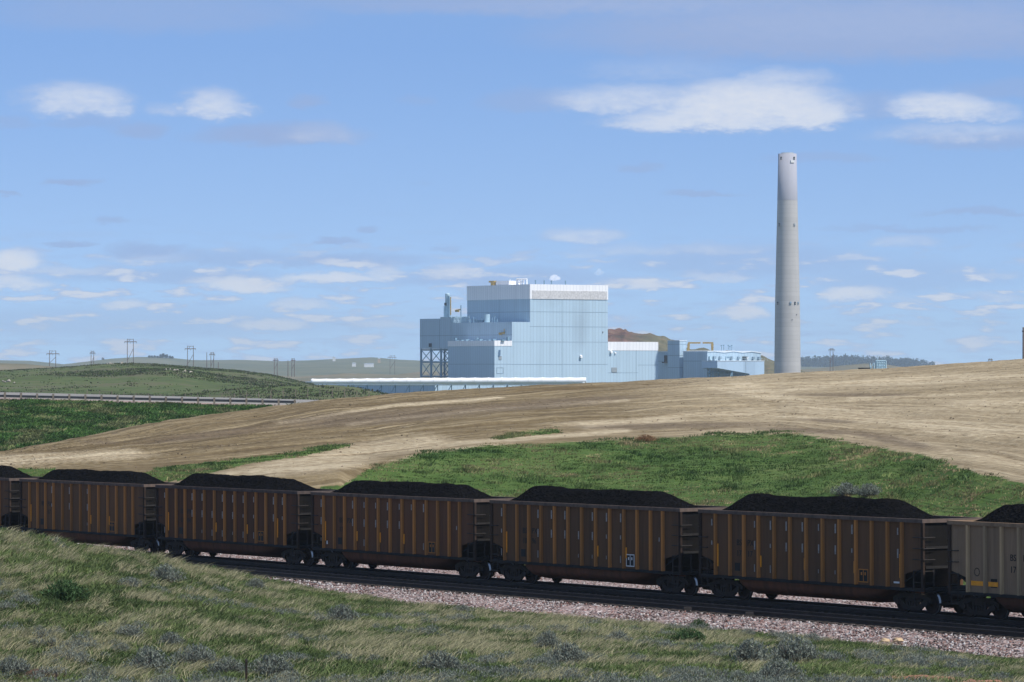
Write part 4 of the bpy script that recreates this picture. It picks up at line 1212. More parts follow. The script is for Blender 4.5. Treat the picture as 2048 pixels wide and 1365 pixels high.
# front low block
m = MB(); m.box(x3, x2 - .004, .0, y3, ZB, zb3 - .01, 0); seams(m, x3, x2 - .01, 0, y3, [fr.Z(728.8, x3)])
m.box(x3 - .05, x3 + .01, fr.Y(922, x3) - .1, fr.Y(922, x3) + .1, ZB, zb3 - .02, 1)
m.build('front_wall_block', [M['wall'], M['seam']], bh)
m = MB(); m.box(x3 - .15, x2 - .006, -.15, y3 + .15, zb3, zt3); m.build('front_parapet', M['parapet'], bh)
m = MB(); m.box(fr.X(997.2), fr.X(1003), -.25, -.005, fr.Z(719.8, x3), fr.Z(712.6, x3)); m.build('wall_louvre', M['grey'], bh)
m = MB()
for a in ((993, 1006.5, 735.5, 736.2), (993, 1006.5, 747, 747.7), (1005.8, 1006.5, 736.3, 746.9), (993, 993.7, 736.3, 746.9)): m.box(fr.X(a[0]), fr.X(a[1]), -.12, -.006, fr.Z(a[3], x3), fr.Z(a[2], x3))
m.build('door_outline', M['seam'], bh)


def hood(frm, px, py, s, parent, x_z=0):
    x = frm.X(px); z = frm.Z(py, x)
    m = MB(); m.prism([(-.005, s), (-1.5 * s, .4 * s), (-1.5 * s, -.9 * s), (-.9 * s, -.9 * s), (-.005, -.3 * s)], 'x', x - s * .8, x + s * .8)
    # prism in x takes (y, z)
    m.v = [(a, b, c + z) for a, b, c in m.v]
    m.build('vent_hood', M['parapet'], parent)
hood(fr, 1160.8, 713.5, .8, bh)
m = MB(); m.box(fr.X(1204.5), fr.X(1206.5), -.3, -.01, fr.Z(664.8), fr.Z(662.3)); m.build('wall_vent', M['grey'], bh)

# small things on the side walls and roofs
def side_box(x, pa, pb, ya, yb, mat, name, dep=1.2, parent=bh):
    y0, y1_ = fr.Y(pa, x), fr.Y(pb, x)
    m = MB(); m.box(x - dep, x - .01, y0, y1_, fr.Z(yb, x, (y0 + y1_) / 2), fr.Z(ya, x, (y0 + y1_) / 2)); return m.build(name, mat, parent)
side_box(x2, 861.2, 863.2, 687, 694.4, M['dark'], 'side_vent')
# pale tall exhaust stack beside the left wing roof
def stack(px0, px1, ya, yb, x, mat, name):
    y = fr.Y((px0 + px1) / 2, x); D = fr.o.y + E1.y * x + E2.y * y; r = abs(px1 - px0) * D / F / 2
    z0, z1 = fr.Z(yb, x, y), fr.Z(ya, x, y)
    m = MB(); m.tube((x, y, z0), (x, y, z1 - r * .3), r, 16, 0); m.lathe([(r, 0), (r * .9, r * .25), (r * .5, r * .42), (0, r * .45)], (x, y, z1 - r * .3), (0, 0, 1), 16)
    for k in range(5): m.tube((x, y, z0 + (z1 - z0) * k / 5), (x, y, z0 + (z1 - z0) * k / 5 + .3), r * 1.06, 16)
    return m.build(name, mat, bh), (x, y, z0, z1, r)
xs_ = x2 + 8
st_, (sx_, sy_, sz0, sz1, sr_) = stack(890.4, 899.8, 587.3, 636, xs_, M['steelpale'], 'exhaust_stack')
m = MB(); m.tube((sx_, sy_ - sr_ * 1.75, sz0), (sx_, sy_ - sr_ * 1.75, sz1 - 1.6), sr_ * .55, 10); m.tube((sx_, sy_ - sr_ * 1.75, sz1 - 1.8), (sx_, sy_, sz1 - .8), sr_ * .55, 10); m.build('exhaust_pipe', M['steelpale'], st_)
m = MB(); m.tube((sx_ - sr_, sy_ + sr_ * .6, sz0), (sx_ - sr_, sy_ + sr_ * .6, sz0 + 6.4), sr_ * .5, 10); m.build('drain_pipe', M['steelpale'], st_)
m = MB(); m.box(sx_ - sr_ - .4, sx_ - sr_ + .2, sy_ - .7, sy_ + .7, sz0 + 6.6, sz0 + 8.1); m.build('access_hatch', M['dark'], st_)
m = MB(); m.box(sx_ - .2, sx_ + .2, sy_ - sr_ * 2.6, sy_ - sr_ * 2.35, sz0 + 1.5, sz1 - 2); m.build('yellow_ladder', M['yellow'], st_)
# tank on the lower wing roof
xt = x2 + 3
yt = fr.Y(974, xt); m = MB(); m.tube((xt, yt, zlow - .5), (xt, yt, fr.Z(629, xt, yt)), 1.6 * 1.0, 16); m.build('roof_tank', M['steelpale'], bh)
# railings, pipes and vents on the lower wing roof
m = MB()
ya_, yb_ = fr.Y(937, x2), fr.Y(900, x2)
for zz in (.4, 1.0, 1.7, 2.4, 3.2): m.bar((x2 + .5, ya_, zlow + zz), (x2 + .5, yb_, zlow + zz), .2)
for k in range(14): 
    y = ya_ + (yb_ - ya_) * k / 13; m.bar((x2 + .5, y, zlow - .2), (x2 + .5, y, zlow + (3.2 if k % 3 else 3.9)), .2)
for k in range(5): m.bar((x2 + .5, ya_ + (yb_ - ya_) * k / 5, zlow), (x2 + .5, ya_ + (yb_ - ya_) * (k + 1) / 5, zlow + 3.2), .2)
m.build('roof_railing', M['steelpale'], bh)
m = MB()
for px, h in ((941, 7), (947, 10), (952, 6), (957, 4), (963, 8), (984, 8.5), (989, 12), (994, 6)):
    y = fr.Y(px, x2 + 2); m.tube((x2 + 2, y, zlow - .4), (x2 + 2, y, zlow + h * .3), .28, 6)
m.box(x2 + 1, x2 + 3, fr.Y(967, x2 + 2), fr.Y(953, x2 + 2), zlow + .2, zlow + 1.4)
m.build('roof_vents', M['steelblue'], bh)
y = fr.Y(922, x2 + 2); m = MB(); m.tube((x2 + 2, y, zlow), (x2 + 2, y, fr.Z(611, x2, y)), .28, 6, 0); m.build('mast', M['steelblue'], bh)
m = MB(); z = fr.Z(620.5, x2, y); m.bar((x2 + 2, y, z + .3), (x2 + 2, fr.Y(910.5, x2 + 2), z - .1), .5); m.box(x2 + 1.4, x2 + 2.6, fr.Y(917, x2 + 2), fr.Y(912, x2 + 2), z - 1.0, z - .05); m.build('jib', M['yellow'], bh)
# yellow jib crane against the lower wall
y = fr.Y(1004, x2 - 1); z = fr.Z(667, x2, y); m = MB()
m.bar((x2 - 1, fr.Y(997.5, x2 - 1), z), (x2 - 1, fr.Y(1009, x2 - 1), z + .3), .55); m.box(x2 - 1.6, x2 - .4, fr.Y(1003, x2 - 1), fr.Y(1000, x2 - 1), z - .9, z - .3); m.bar((x2 - 1, fr.Y(1008.5, x2 - 1), z - .5), (x2 - 1, fr.Y(1008.5, x2 - 1), z + 2.3), .35)
m.bar((x2 - 1, fr.Y(1006, x2 - 1), z), (x2 - .0, fr.Y(1006, x2 - 1), z), .4)
m.build('wall_crane', M['yellow'], bh)
# vents on the front block roof
m = MB()
for px, h in ((911, 6), (954, 6), (1016, 7)):
    y = fr.Y(px, x3 + 5); m.box(x3 + 4.4, x3 + 5.6, y - .6, y + .6, zt3 - .2, zt3 + h * .28)
for k, px in enumerate(range(915, 1010, 9)):
    y = fr.Y(px, x3 + 5); m.box(x3 + 4, x3 + 6, y - 1.2, y + 1.2, zt3 - .2, zt3 + .3 + .3 * (k % 3))
m.build('roof_vents', M['steelblue'], bh)
# equipment on the main roof
m = MB(); ya_, yb_ = fr.Y(1018, 5), fr.Y(991.5, 5); m.box(5, 13, ya_, yb_, zt1 - .3, fr.Z(561.3, 5, 20)); m.build('roof_house', M['parapet'], bh)
m = MB(); y = fr.Y(985.5, 5); m.box(4, 6, fr.Y(991, 5), fr.Y(980.5, 5), zt1 + 1.7, zt1 + 2.6); m.box(4, 6, fr.Y(990, 5), fr.Y(984.5, 5), zt1 - .3, zt1 + 1.69); m.build('roof_crane', M['yellow'], bh)
m = MB()
for px in (1020, 1033.5, 1036, 1042, 1047, 1053.5): y = fr.Y(px, 6); m.tube((6, y, zt1 - .3), (6, y, fr.Z(559.5, 6, y)), .4 if px > 1030 else .2, 6)
m.bar((6, fr.Y(1054, 6), fr.Z(558, 6, 6)), (6, fr.Y(1033.5, 6), fr.Z(557.5, 6, 8)), .5); m.bar((6, fr.Y(1048, 6), fr.Z(564, 6, 6)), (6, fr.Y(1036, 6), fr.Z(564, 6, 8)), .5); m.bar((6, fr.Y(1033, 6), zt1 + 1.6), (6, fr.Y(1019, 6), zt1 + 1.6), .15)
m.build('roof_pipes', M['pipewhite'], bh)
m = MB()
for px in (1071, 1088.5, 1103, 1131): x = fr.X(px, 3); m.tube((x, 3, zt1 - .4), (x, 3, zt1 + 2.2), .35, 6)
m.build('roof_vents', M['steelblue'], bh)
# steel trestle under the overhanging wing
zg = fr.Z(756, x2, y2); cols = [842.3, 862.5, 882.3]
for xx, nm in ((x2 + .8, 'trestle_frame'), (x2 + 16, 'trestle_frame')):
    m = MB(); ys_ = [fr.Y(p, x2 + .8) for p in cols] + [fr.Y(900, x2 + .8)]
    zm = fr.Z(724.5, x2, ys_[0])
    for y in ys_: m.bar((xx, y, zg), (xx, y, zov + .1), .95)
    for z in (zov - .6, zm, zg + .8): m.bar((xx, ys_[0], z), (xx, ys_[-1], z), .6)
    for ya_, yb_ in zip(ys_[:-1], ys_[1:]):
        for z0, z1 in ((zg + .8, zm), (zm, zov - .6)):
            m.bar((xx, ya_, z0), (xx, yb_, z1), .42); m.bar((xx + .05, ya_, z1), (xx + .05, yb_, z0), .42)
    m.build(nm, M['steelblue'], bh)

# annex with white parapet right of the boiler house
fa = Frame(1216.5, 2000 + E1.y * xr + .5)
an = fa.root('annex_building', 'low pale blue building with deep white parapet right of the tall block', 'building')
xw = fa.X(1317); za, zb = fa.Z(684), fa.Z(701.4)
m = MB(); m.box(.1, xw, .5, 32, ZB, zb - .01, 0)
z = fa.Z(730.5, xw); m.box(fa.X(1277), xw, .45, .51, z - .1, z + .1, 1); z = fa.Z(746); m.box(.1, fa.X(1277), .45, .51, z - .1, z + .1, 1)
m.box(fa.X(1273.5) - .1, fa.X(1273.5) + .1, .44, .51, ZB, zb - .02, 1)
m.build('wall_block', [M['wall'], M['seam']], an)
m = MB(); m.box(.1, xw + .12, .38, 32.1, zb, za); m.build('parapet', M['parapet'], an)
for px, py, s in ((1222.5, 704.5, .75), (1231.3, 706.5, .45)):
    fa2 = fa; x = fa.X(px); z = fa.Z(py, x); m = MB()
    m.prism([(.49, s), (.5 - 1.5 * s, .4 * s), (.5 - 1.5 * s, -.9 * s), (.5 - .9 * s, -.9 * s), (.49, -.3 * s)], 'x', x - s * .8, x + s * .8); m.v = [(a, b, c + z) for a, b, c in m.v]; m.build('vent_hood', M['parapet'], an)
m = MB(); m.box(fa.X(1224), fa.X(1234.6), .25, .49, fa.Z(745.2), fa.Z(735.4)); m.build('wall_louvre', M['grey'], an)

# connecting bay, tower and crusher house
ft = Frame(1359, 2080)
tw = ft.root('conveyor_tower', 'narrow pale blue tower with one shaded side, left of the gabled building', 'building')
yl, xr_ = ft.Y(1335.3), ft.X(1373)
zt = ft.Z(682.6)
m = MB(); m.box(0, xr_, 0, yl, ZB, zt - .01); 
for p in (689, 711.5, 735.5): z = ft.Z(p); m.box(-.06, .01, 0, yl, z - .12, z + .12, 1); m.box(0, xr_, -.06, .01, z - .12, z + .12, 1)
m.build('wall_block', [M['wall'], M['seam']], tw)
m = MB(); m.box(-.2, xr_ + .2, -.2, yl + .2, zt, zt + .45); m.build('roof_edge', M['roof'], tw)
fb = Frame(1338, 2130)
cb = fb.root('link_building', 'low shaded blue link building between the annex and the narrow tower', 'building')
yl = fb.Y(1305); zt = fb.Z(704.6)
m = MB(); m.box(0, 12, 0, yl, ZB, zt - .01); z = fb.Z(722.8); m.box(-.06, .01, 0, yl, z - .12, z + .12, 1); m.build('wall_block', [M['wall'], M['seam']], cb)
m = MB(); m.box(-.25, 12.2, -.2, yl + .2, zt, zt + .5); m.build('roof_edge', M['roof'], cb)
m = MB(); y = fb.Y(1333, 0); m.box(-1.2, -.01, fb.Y(1334.6), fb.Y(1331.6), fb.Z(724), fb.Z(711)); m.box(-2.2, -.02, fb.Y(1334.8), fb.Y(1330), fb.Z(726.5), fb.Z(724.2)); m.build('wall_vent', M['dark'], cb)

fc = Frame(1414.4, 2060)
gb = fc.root('gabled_building', 'low pale blue building with three shallow white gables and a slanting gallery', 'building')
yl, xw = fc.Y(1366.5), fc.X(1521.5)
zw = fc.Z(707); zp = fc.Z(703.4)
gx = [0, xw * .13, xw * .31, xw * .49, xw * .66, xw * .82, xw]
gz = [fc.Z(704.3), fc.Z(703.6, 8), fc.Z(706, 15), fc.Z(703.6, 24), fc.Z(706.3, 32), fc.Z(704.2, 40), fc.Z(706.9, xw)]
poly = list(zip(gx, gz)) + [(xw, ZB), (0, ZB)]
m = MB(); m.prism(poly, 'y', 0, yl, 0)
z = fc.Z(722.6); m.box(-.06, .01, 0, yl, z - .14, z + .14, 1); m.box(0, xw, -.06, .01, z - .14, z + .14, 1)
m.build('wall_block', [M['wall'], M['seam']], gb)
m = MB()
top = [(x, z + .004) for x, z in zip(gx, gz)]
m.prism([(x, z) for x, z in top] + [(x, z + .5) for x, z in top[::-1]], 'y', -.35, yl + .3); m.build('roof', M['roof'], gb)
# gallery box on the front with a slanting underside
ga, gb_, gc = fc.X(1434.6, -14), fc.X(1528.5, -14), fc.X(1499, -14)
zt_, zl_, zs_ = fc.Z(722.9, ga, -14), fc.Z(736.4, ga, -14), fc.Z(748, gc, -14)
m = MB(); m.prism([(ga, zt_), (gb_, fc.Z(723.4, gb_, -14)), (gb_, ZB), (gc, ZB), (gc, zs_), (ga, zl_)], 'y', -14, -.07, 0)
x = fc.X(1491.5, -14); m.box(x - .14, x + .14, -14.06, -13.99, zs_ + .6, fc.Z(723.3, x, -14), 1)
m.build('gallery', [mk_wall('smooth pale siding', (.42, .56, .70), None, 40), M['seam']], gb)
m = MB(); m.box(ga - .1, gb_ + .1, -14.15, -.08, zt_ + .01, zt_ + .35); m.build('gallery_roof', M['roof'], gb)
m = MB()
for px in (1419, 1426, 1437): x = fc.X(px, -6); m.bar((x, -6, ZB), (x, -6, fc.Z(722.6, x, -6)), .7)
x0 = fc.X(1416, -6); m.bar((x0, -6, fc.Z(745.5, x0, -6)), (fc.X(1456, -6), -6, fc.Z(745.5, 20, -6)), .8)
x = fc.X(1464, -13); m.bar((x, -13, ZB), (x, -13, fc.Z(741, x, -13)), .9); m.bar((x, -13, fc.Z(744, x, -13)), (x - 4, -13, ZB + 4), .5)
m.build('gallery_supports', M['steelblue'], gb)
# wall clutter above the gallery
def clutter(px, ya, yb, w, mat, nm):
    x = fc.X(px); m = MB(); m.box(x - w, x + w, -1.2, -.02, fc.Z(yb, x), fc.Z(ya, x)); m.build(nm, mat, gb)
for px, ya, yb, w, mt in ((1419.5, 713, 720, .8, 'steelpale'), (1427.5, 713, 719, .7, 'seam'), (1439, 713.5, 719, .6, 'seam'), (1462, 713.5, 719, .6, 'seam'), (1476, 713.8, 718.5, .7, 'seam'), (1488.5, 713.5, 719.5, 1.3, 'dark'), (1505.5, 714, 719, .6, 'seam'), (1517, 714, 719.5, .7, 'seam'), (1492.5, 714.5, 719.5, .8, 'roof')):
    clutter(px, ya, yb, w, M[mt], 'wall_vent')
m = MB()
for a, b, c, d in ((1451, 1459.5, 713.3, 714), (1451, 1452, 714.1, 721), (1458.6, 1459.5, 714.1, 718)): m.box(fc.X(a), fc.X(b), -.5, -.02, fc.Z(d, 16), fc.Z(c, 16))
m.build('duct', M['steelpale'], gb)
m = MB()
for k in range(16):
    x = fc.X(1424 + k * 6.4, -7); m.bar((x, -13.9, zt_ + .3), (x, -13.9, zt_ + 1.7), .12)
m.bar((fc.X(1436, -13.9), -13.9, zt_ + 1.7), (fc.X(1526, -13.9), -13.9, zt_ + 1.6), .12); m.build('roof_railing', M['steelpale'], gb)
m = MB()
for px, ya in ((1443, 692.5), (1447.5, 692), (1456.7, 692), (1463.5, 692.5), (1460, 694)):
    x = fc.X(px, 12); m.tube((x, 12, fc.Z(706, x, 12)), (x, 12, fc.Z(ya, x, 12)), .14, 5); m.box(x - .35, x + .35, 11.7, 12.3, fc.Z(ya, x, 12), fc.Z(ya, x, 12) + .5)
m.build('lamp_masts', M['steelblue'], gb)

# yellow gantry behind the gabled building
gt = empty('gantry_frame', at(1400, 706, 2190)); tag(gt, 'yellow gantry of two angled frames rising behind the gabled roof', 'gantry'); g0 = gt.location
def gp(px, py): return at(px, py, 2190) - g0
for lx, rx, post in ((1376, 1401, 1377.2), (1405.3, 1426.5, 1424.5)):
    m = MB(); a, b = gp(lx, 686.2), gp(rx, 686.4)
    m.box(a.x, b.x, -.5, .5, a.z - .45, a.z + .45)
    p = gp(post, 686.8); q = gp(1376.5 if post < 1400 else 1424.8, 702)
    m.prism([(p.x - .75, p.z - .3), (p.x + .75, p.z - .3), (q.x + .4, q.z - 6), (q.x - .4, q.z - 6)], 'y', -.49, .49)
    m.build('gantry_arm', M['yellow'], gt)

# ash pipe and the low pump house in front
fp = Frame(870, 1820)
ph = fp.root('pump_house', 'long low blue building under the white pipe, one side in shade', 'building')
ys_, xl_ = fp.Y(606), fp.X(1135)
zt = fp.Z(767.2)
m = MB(); m.box(0, xl_, 0, ys_, -9, zt); m.build('wall_block', M['wall'], ph)
m = MB(); m.box(-.3, xl_ + .3, -.3, ys_ + .3, zt + .004, zt + .4); m.build('roof_edge', M['roof'], ph)
pp = empty('white_pipe', at(890, 766, 1800)); tag(pp, 'long white insulated steam pipe running in front of the power plant', 'pipe'); p0 = pp.location
def ppt(px, py, D=1800): return at(px, py, D) - p0
pl = ppt(625.5, 762.9); pr_ = ppt(1166, 761.6)
m = MB(); nseg = 20
for k in range(nseg):
    t0, t1 = k / nseg, (k + 1) / nseg
    a = pl.lerp(pr_, t0); b = pl.lerp(pr_, t1); r = (5.0 + 1.4 * min(1, max(0, (t0 - .1) * 2.4))) * 1800 / F
    mid_ = a.lerp(b, .5) - Vector((0, 0, .08))
    m.tube(a, mid_, r, 16, 0, r * .96, False); m.tube(mid_, b, r * .96, 16, 0, r, False)
    m.tube(a - Vector((.2, 0, 0)), a + Vector((.2, 0, 0)), r * 1.07, 16, 0)
r = 6.2 * 1800 / F
m.tube(pr_ - Vector((1, 0, 0)), pr_ + Vector((r, 0, 0)), r, 16); m.tube(pr_ + Vector((.2, 0, 0)), pr_ + Vector((.2, 0, -6)), r * .95, 16)
m.lathe([(1.2, 0), (1.15, -.5), (.7, -1.0), (0, -1.1)], pl, (1, 0, 0), 16)
m.build('pipe_run', M['pipewhite'], pp)
m = MB(); a, b = ppt(626, 769.4), ppt(1160, 768.9); m.tube(a, b, .5, 8); m.build('small_pipe', M['pipewhite'], pp)
for px in list(range(651, 1160, 28)):
    m = MB(); a = ppt(px, 757.5); b = ppt(px, 790)
    m.bar((a.x, .2 + 1.9, a.z), (a.x, .2 + 1.9, b.z), .34); m.bar((a.x, 1.9, a.z - 3.0), (a.x - 2.0, 2.6, a.z - 6.5), .25); m.bar((a.x - .1, -1.7, ppt(px, 769).z - .3), (a.x - .1, 2.2, ppt(px, 769).z - .3), .3)
    m.build('pipe_support', M['steelblue'], pp)

# chimney
D = 2005
ch = empty('chimney', at(1575, 730, D)); ch.location.z = 0; tag(ch, 'tall tapering concrete chimney with a grey painted top', 'chimney')
def czr(py): return CZ + (YH - py) * D / F
px_m = D / F
prof = [(53.6, 775), (53.0, 746), (49.5, 606), (44.0, 480), (40.2, 401)]
m = MB(); m.lathe([(w / 2 * px_m, czr(y)) for w, y in prof], (0, 0, 0), (0, 0, 1), 64); m.build('shaft', M['concrete'], ch)
m = MB(); prof2 = [(40.6, 400.9), (36.6, 308)]
m.lathe([(w / 2 * px_m, czr(y)) for w, y in prof2] + [(33 / 2 * px_m, czr(308)), (33 / 2 * px_m, czr(312))], (0, 0, 0), (0, 0, 1), 64); m.build('painted_top', M['concrete_paint'], ch)
m = MB(); m.lathe([(12.5 * px_m, czr(311)), (12.5 * px_m, czr(305.8)), (11.6 * px_m, czr(305.8)), (11.6 * px_m, czr(312))], (0, 0, 0), (0, 0, 1), 40); m.build('flue', M['grey'], ch)
def cw(py): return np.interp(py, [308, 401, 480, 606, 746], [36.6, 40.3, 44.0, 49.5, 53.0]) / 2
def ctr(py): return 1578.2 if py < 320 else (1577.3 if py < 500 else 1576)
def opening(px, py, w, h, mat, name):
    off = (px - 1576.5) * px_m; r = cw(py) * px_m
    a = math.asin(max(-.97, min(.97, off / r)))
    m = MB(); m.box(-w / 2 * px_m, w / 2 * px_m, -.35, .5, -h / 2 * px_m, h / 2 * px_m)
    if name == 'opening': m.box(-w / 2 * px_m, w / 2 * px_m, -.55, .4, -h * .16 * px_m, h * .04 * px_m, 1)
    o = m.build(name, [mat, M['grey']], ch); o.location = (r * math.sin(a), -r * math.cos(a), czr(py)); o.rotation_euler = (0, 0, a)
for px, py, mt in ((1563.4, 317.5, 'dark'), (1588.6, 317.5, 'dark'), (1559.6, 450.5, 'dark'), (1588.8, 450.5, 'grey'), (1556.3, 607, 'dark'), (1580.8, 607, 'steelblue'), (1589.8, 607, 'dark'), (1596.2, 607, 'steelblue')):
    opening(px, py, 3.2, 5.6, M[mt], 'opening')
opening(1585, 324, 8, 5.0, M['white'], 'pale_patch'); opening(1593, 630, 1.2, 1.6, M['dark'], 'vent_hole'); opening(1584, 640, 1.2, 1.6, M['dark'], 'vent_hole')

# light blue open steel structure on the right, low shed, pole at the right edge
D = 1500
lt = empty('steel_structure', at(1755, 740, D)); tag(lt, 'open light blue steel frame standing behind the right dirt crest', 'steel frame'); l0 = lt.location
def lp(px, py, dy=0): 
    p = at(px, py, D) - l0; return Vector((p.x, dy, p.z))
m = MB()
for dy in (0, 5):
    for px in (1754.5, 1758.5, 1763, 1767, 1771.5): m.bar(lp(px, 721.5, dy), lp(px, 752, dy), .45)
    for py in (722, 727, 733): m.bar(lp(1754, py, dy), lp(1772, py, dy), .35)
    m.bar(lp(1754, 733, dy), lp(1763, 722, dy), .3); m.bar(lp(1763, 733, dy), lp(1772, 722, dy), .3)
m.build('frame', M['steelpale'], lt)
m = MB(); m.bar(lp(1740, 727), lp(1742, 750), .35); m.bar(lp(1748, 726), lp(1738, 742), .35); m.bar(lp(1748, 726), lp(1748, 750), .4); m.tube(lp(1754.5, 712), lp(1754.5, 724), .15, 5); m.build('leaning_struts', M['steelpale'], lt)
sh = empty('dark_shed', at(1730, 741, 1400)); tag(sh, 'flat black shed roof just above the right dirt crest', 'shed')
m = MB(); m.box(-2.3, 1.8, -2, 2, -3, .75); m.build('shed_wall', M['dark'], sh); m = MB(); m.box(-2.4, 1.9, -2.1, 2.1, .753, .95); m.build('shed_roof', M['black'], sh)
p = at(2046.6, 655, 600); m = MB(); up_ = empty('utility_pole', (p.x, p.y, 6)); tag(up_, 'brown utility pole at the right edge behind the dirt crest', 'utility pole')
m.tube((0, 0, -1), (0, 0, p.z - 6), .17, 10, 0, .12); m.build('pole_shaft', M['pole'], up_)
m = MB(); m.box(-.06, .06, -1.2, 1.2, p.z - 6.7, p.z - 6.55); m.build('crossarm', M['pole'], up_)

# ------------------------------------------------------------------ power line structures
def h_frame(pl_, pr_, ytop, yarm, al, ar, ybase, D, label, brace=True, thick=.62, single=False):
    o = empty('power_pole', at((pl_ + pr_) / 2, ybase, D)); b0 = o.location.copy()
    tag(o, label, 'power pole', 'wooden power line poles on the prairie')
    def q(px, py, dy=0): p = at(px, py, D) - b0; return Vector((p.x, dy, p.z))
    for px in ([pl_] if single else [pl_, pr_]):
        m = MB(); m.tube(q(px, ybase + 4), q(px, ytop), thick / 2, 7, 0, thick * .36); m.build('pole_shaft', M['pole'], o)
    if single: return o
    m = MB(); m.bar(q(al, yarm), q(ar, yarm), .4); 
    m.bar(q(pl_, ytop + 1), q(pr_, ytop + 1), .22); m.build('crossarm', M['pole'], o)
    for px in (al + .4, (pl_ + pr_) / 2, ar - .4):
        m = MB(); m.tube(q(px, yarm), q(px, yarm + 3.2), .2, 6); m.build('insulator', M['grey'], o)
    if brace:
        m = MB(); m.bar(q(pl_, ybase - (ybase - yarm) * .38, .1), q(pr_, yarm + (ybase - yarm) * .22, .1), .24); m.bar(q(pl_, yarm + 2, .1), q((pl_ + pr_) / 2, ytop + 1, .1), .2); m.build('brace', M['pole'], o)
    return o
h_frame(99, 111.5, 701.4, 708, 93, 118.6, 738, 3000, 'twin wooden power pole farthest left on the hills')
h_frame(182.2, 187.6, 702, 706.4, 179.5, 190.6, 742, 3100, 'narrow twin power pole between the left and the tallest one')
h_frame(254.7, 266.8, 678, 684, 248.8, 273.2, 745, 2900, 'tallest twin wooden power pole on top of the green hill')
h_frame(375, 386.8, 692, 698, 369.6, 391.8, 748, 2950, 'twin wooden power pole right of the tallest on the falling ridge')
h_frame(413.6, 413.6, 705, 0, 0, 0, 748, 3000, 'single wooden pole left of a narrow crowded pole pair', single=True)
h_frame(421.8, 427.5, 705, 709, 418.5, 430, 748, 3000, 'narrow twin power pole beside a single wooden pole')
h_frame(436.6, 436.6, 725, 0, 0, 0, 750, 2900, 'short pale pole right of the crowded pole pair', single=True)
h_frame(548.6, 554.5, 717, 721, 546, 557.5, 750, 3000, 'twin power pole standing before the tan hills, left of a trio')
h_frame(576, 576, 721, 0, 0, 0, 750, 3000, 'single wooden pole at the left of the trio before the tan hills', single=True)
h_frame(583.8, 588.7, 717, 721.5, 581.5, 591, 750, 3000, 'twin power pole at the right of the trio before the tan hills')
h_frame(780, 789.5, 711, 715, 775.5, 792.5, 752, 4300, 'faint twin power pole in the haze left of the plant', thick=.5)
h_frame(1660.2, 1666, 696.5, 700, 1657, 1669.5, 745, 3200, 'twin power pole on the right between chimney and blue steel frame')
h_frame(1978, 1983.5, 717.5, 720, 1976, 1985.5, 740, 3000, 'tops of a distant twin pole peeking over the right dirt crest', brace=False)


# distant pines, each small tree a thing; the dark ridge wood is one mass
def pine_arrays(h, r, seed, n=60):
    q = np.random.default_rng(seed)
    z = q.random(n) ** .8; rr = r * (1 - z) ** .6 * np.sqrt(q.random(n)) + .1 * r; th = q.uniform(0, 6.28, n)
    c = np.stack([rr * np.cos(th), rr * np.sin(th), (.18 + .82 * z) * h], -1)
    d = q.normal(0, 1, (n, 3, 3)) * r * .34
    return (c[:, None] + d).reshape(-1, 3)
def pine(px, D, h, r, label):
    p = at(px, 730, D)
    us_ = [0, 60, 100, 140, 180, 220, 280, 340, 390, 480]; ys__ = [721, 722, 727, 730, 724, 718, 714, 716, 721, 720]
    z = CZ + (YH - float(np.interp(px, us_, ys__))) * D / F
    o = empty('pine_tree', (p.x, D, z - 1.2)); tag(o, label, 'tree', 'pines on the distant left ridge')
    v = pine_arrays(h, r, int(px * 7), 80); np_obj('crown', v, np.arange(len(v)).reshape(-1, 3), mat=M['forest'], parent=o)
    m = MB(); m.tube((0, 0, -.5), (0, 0, h * .6), .35, 6, 0, .15); m.build('trunk', M['pole'], o)
PN = [(206, 3.5, 2.6, 'small dark pine on the left shoulder of the distant ridge'), (298, 3, 2.2, 'lowest pine at the left end of the row on the distant ridge'), (303, 3.4, 2.4, 'second small pine in the row on the distant ridge'), (309, 3.2, 2.4, 'third small pine in the row on the distant ridge'), (315, 3.4, 2.4, 'small pine just left of the large pine clump'),
      (322, 5, 3.6, 'left pine of the large clump on the distant ridge'), (327, 7, 4.2, 'tallest pine in the large clump on the distant ridge'), (333, 5.5, 3.6, 'right pine of the large clump on the distant ridge'), (340, 4.0, 2.8, 'pine just right of the large clump'), (345, 3.6, 2.4, 'last pine at the right end of the row')]
for px, h, r, lb in PN: pine(px, 6450, h, r, lb)
VV = []
for i in range(620):
    px = random.uniform(1585, 1870); dens = np.interp(px, [1585, 1605, 1640, 1700, 1780, 1830, 1870], [.1, .9, 1, 1, 1, .7, 0])
    if random.random() > dens: continue
    D = random.uniform(7400, 7990)
    yr = np.interp(px, [1480, 1600, 1680, 1760, 1830, 1900], [734, 729, 726, 727, 732, 738])
    zc = CZ + (YH - yr) * 8000 / F; t = 1 - (8000 - D) / 1200
    zb = -5 + (zc + 5) * max(0, t) ** 1.25
    v = pine_arrays(random.uniform(9, 17), random.uniform(4, 7), i, 26) + np.array([(px - CX) / F * D, D, zb]); VV.append(v)
VV = np.concatenate(VV)
tag(np_obj('pine_wood', VV, np.arange(len(VV)).reshape(-1, 3), mat=M['forest']), 'dark pine wood covering the distant ridge right of the chimney', 'wood', kind='stuff')
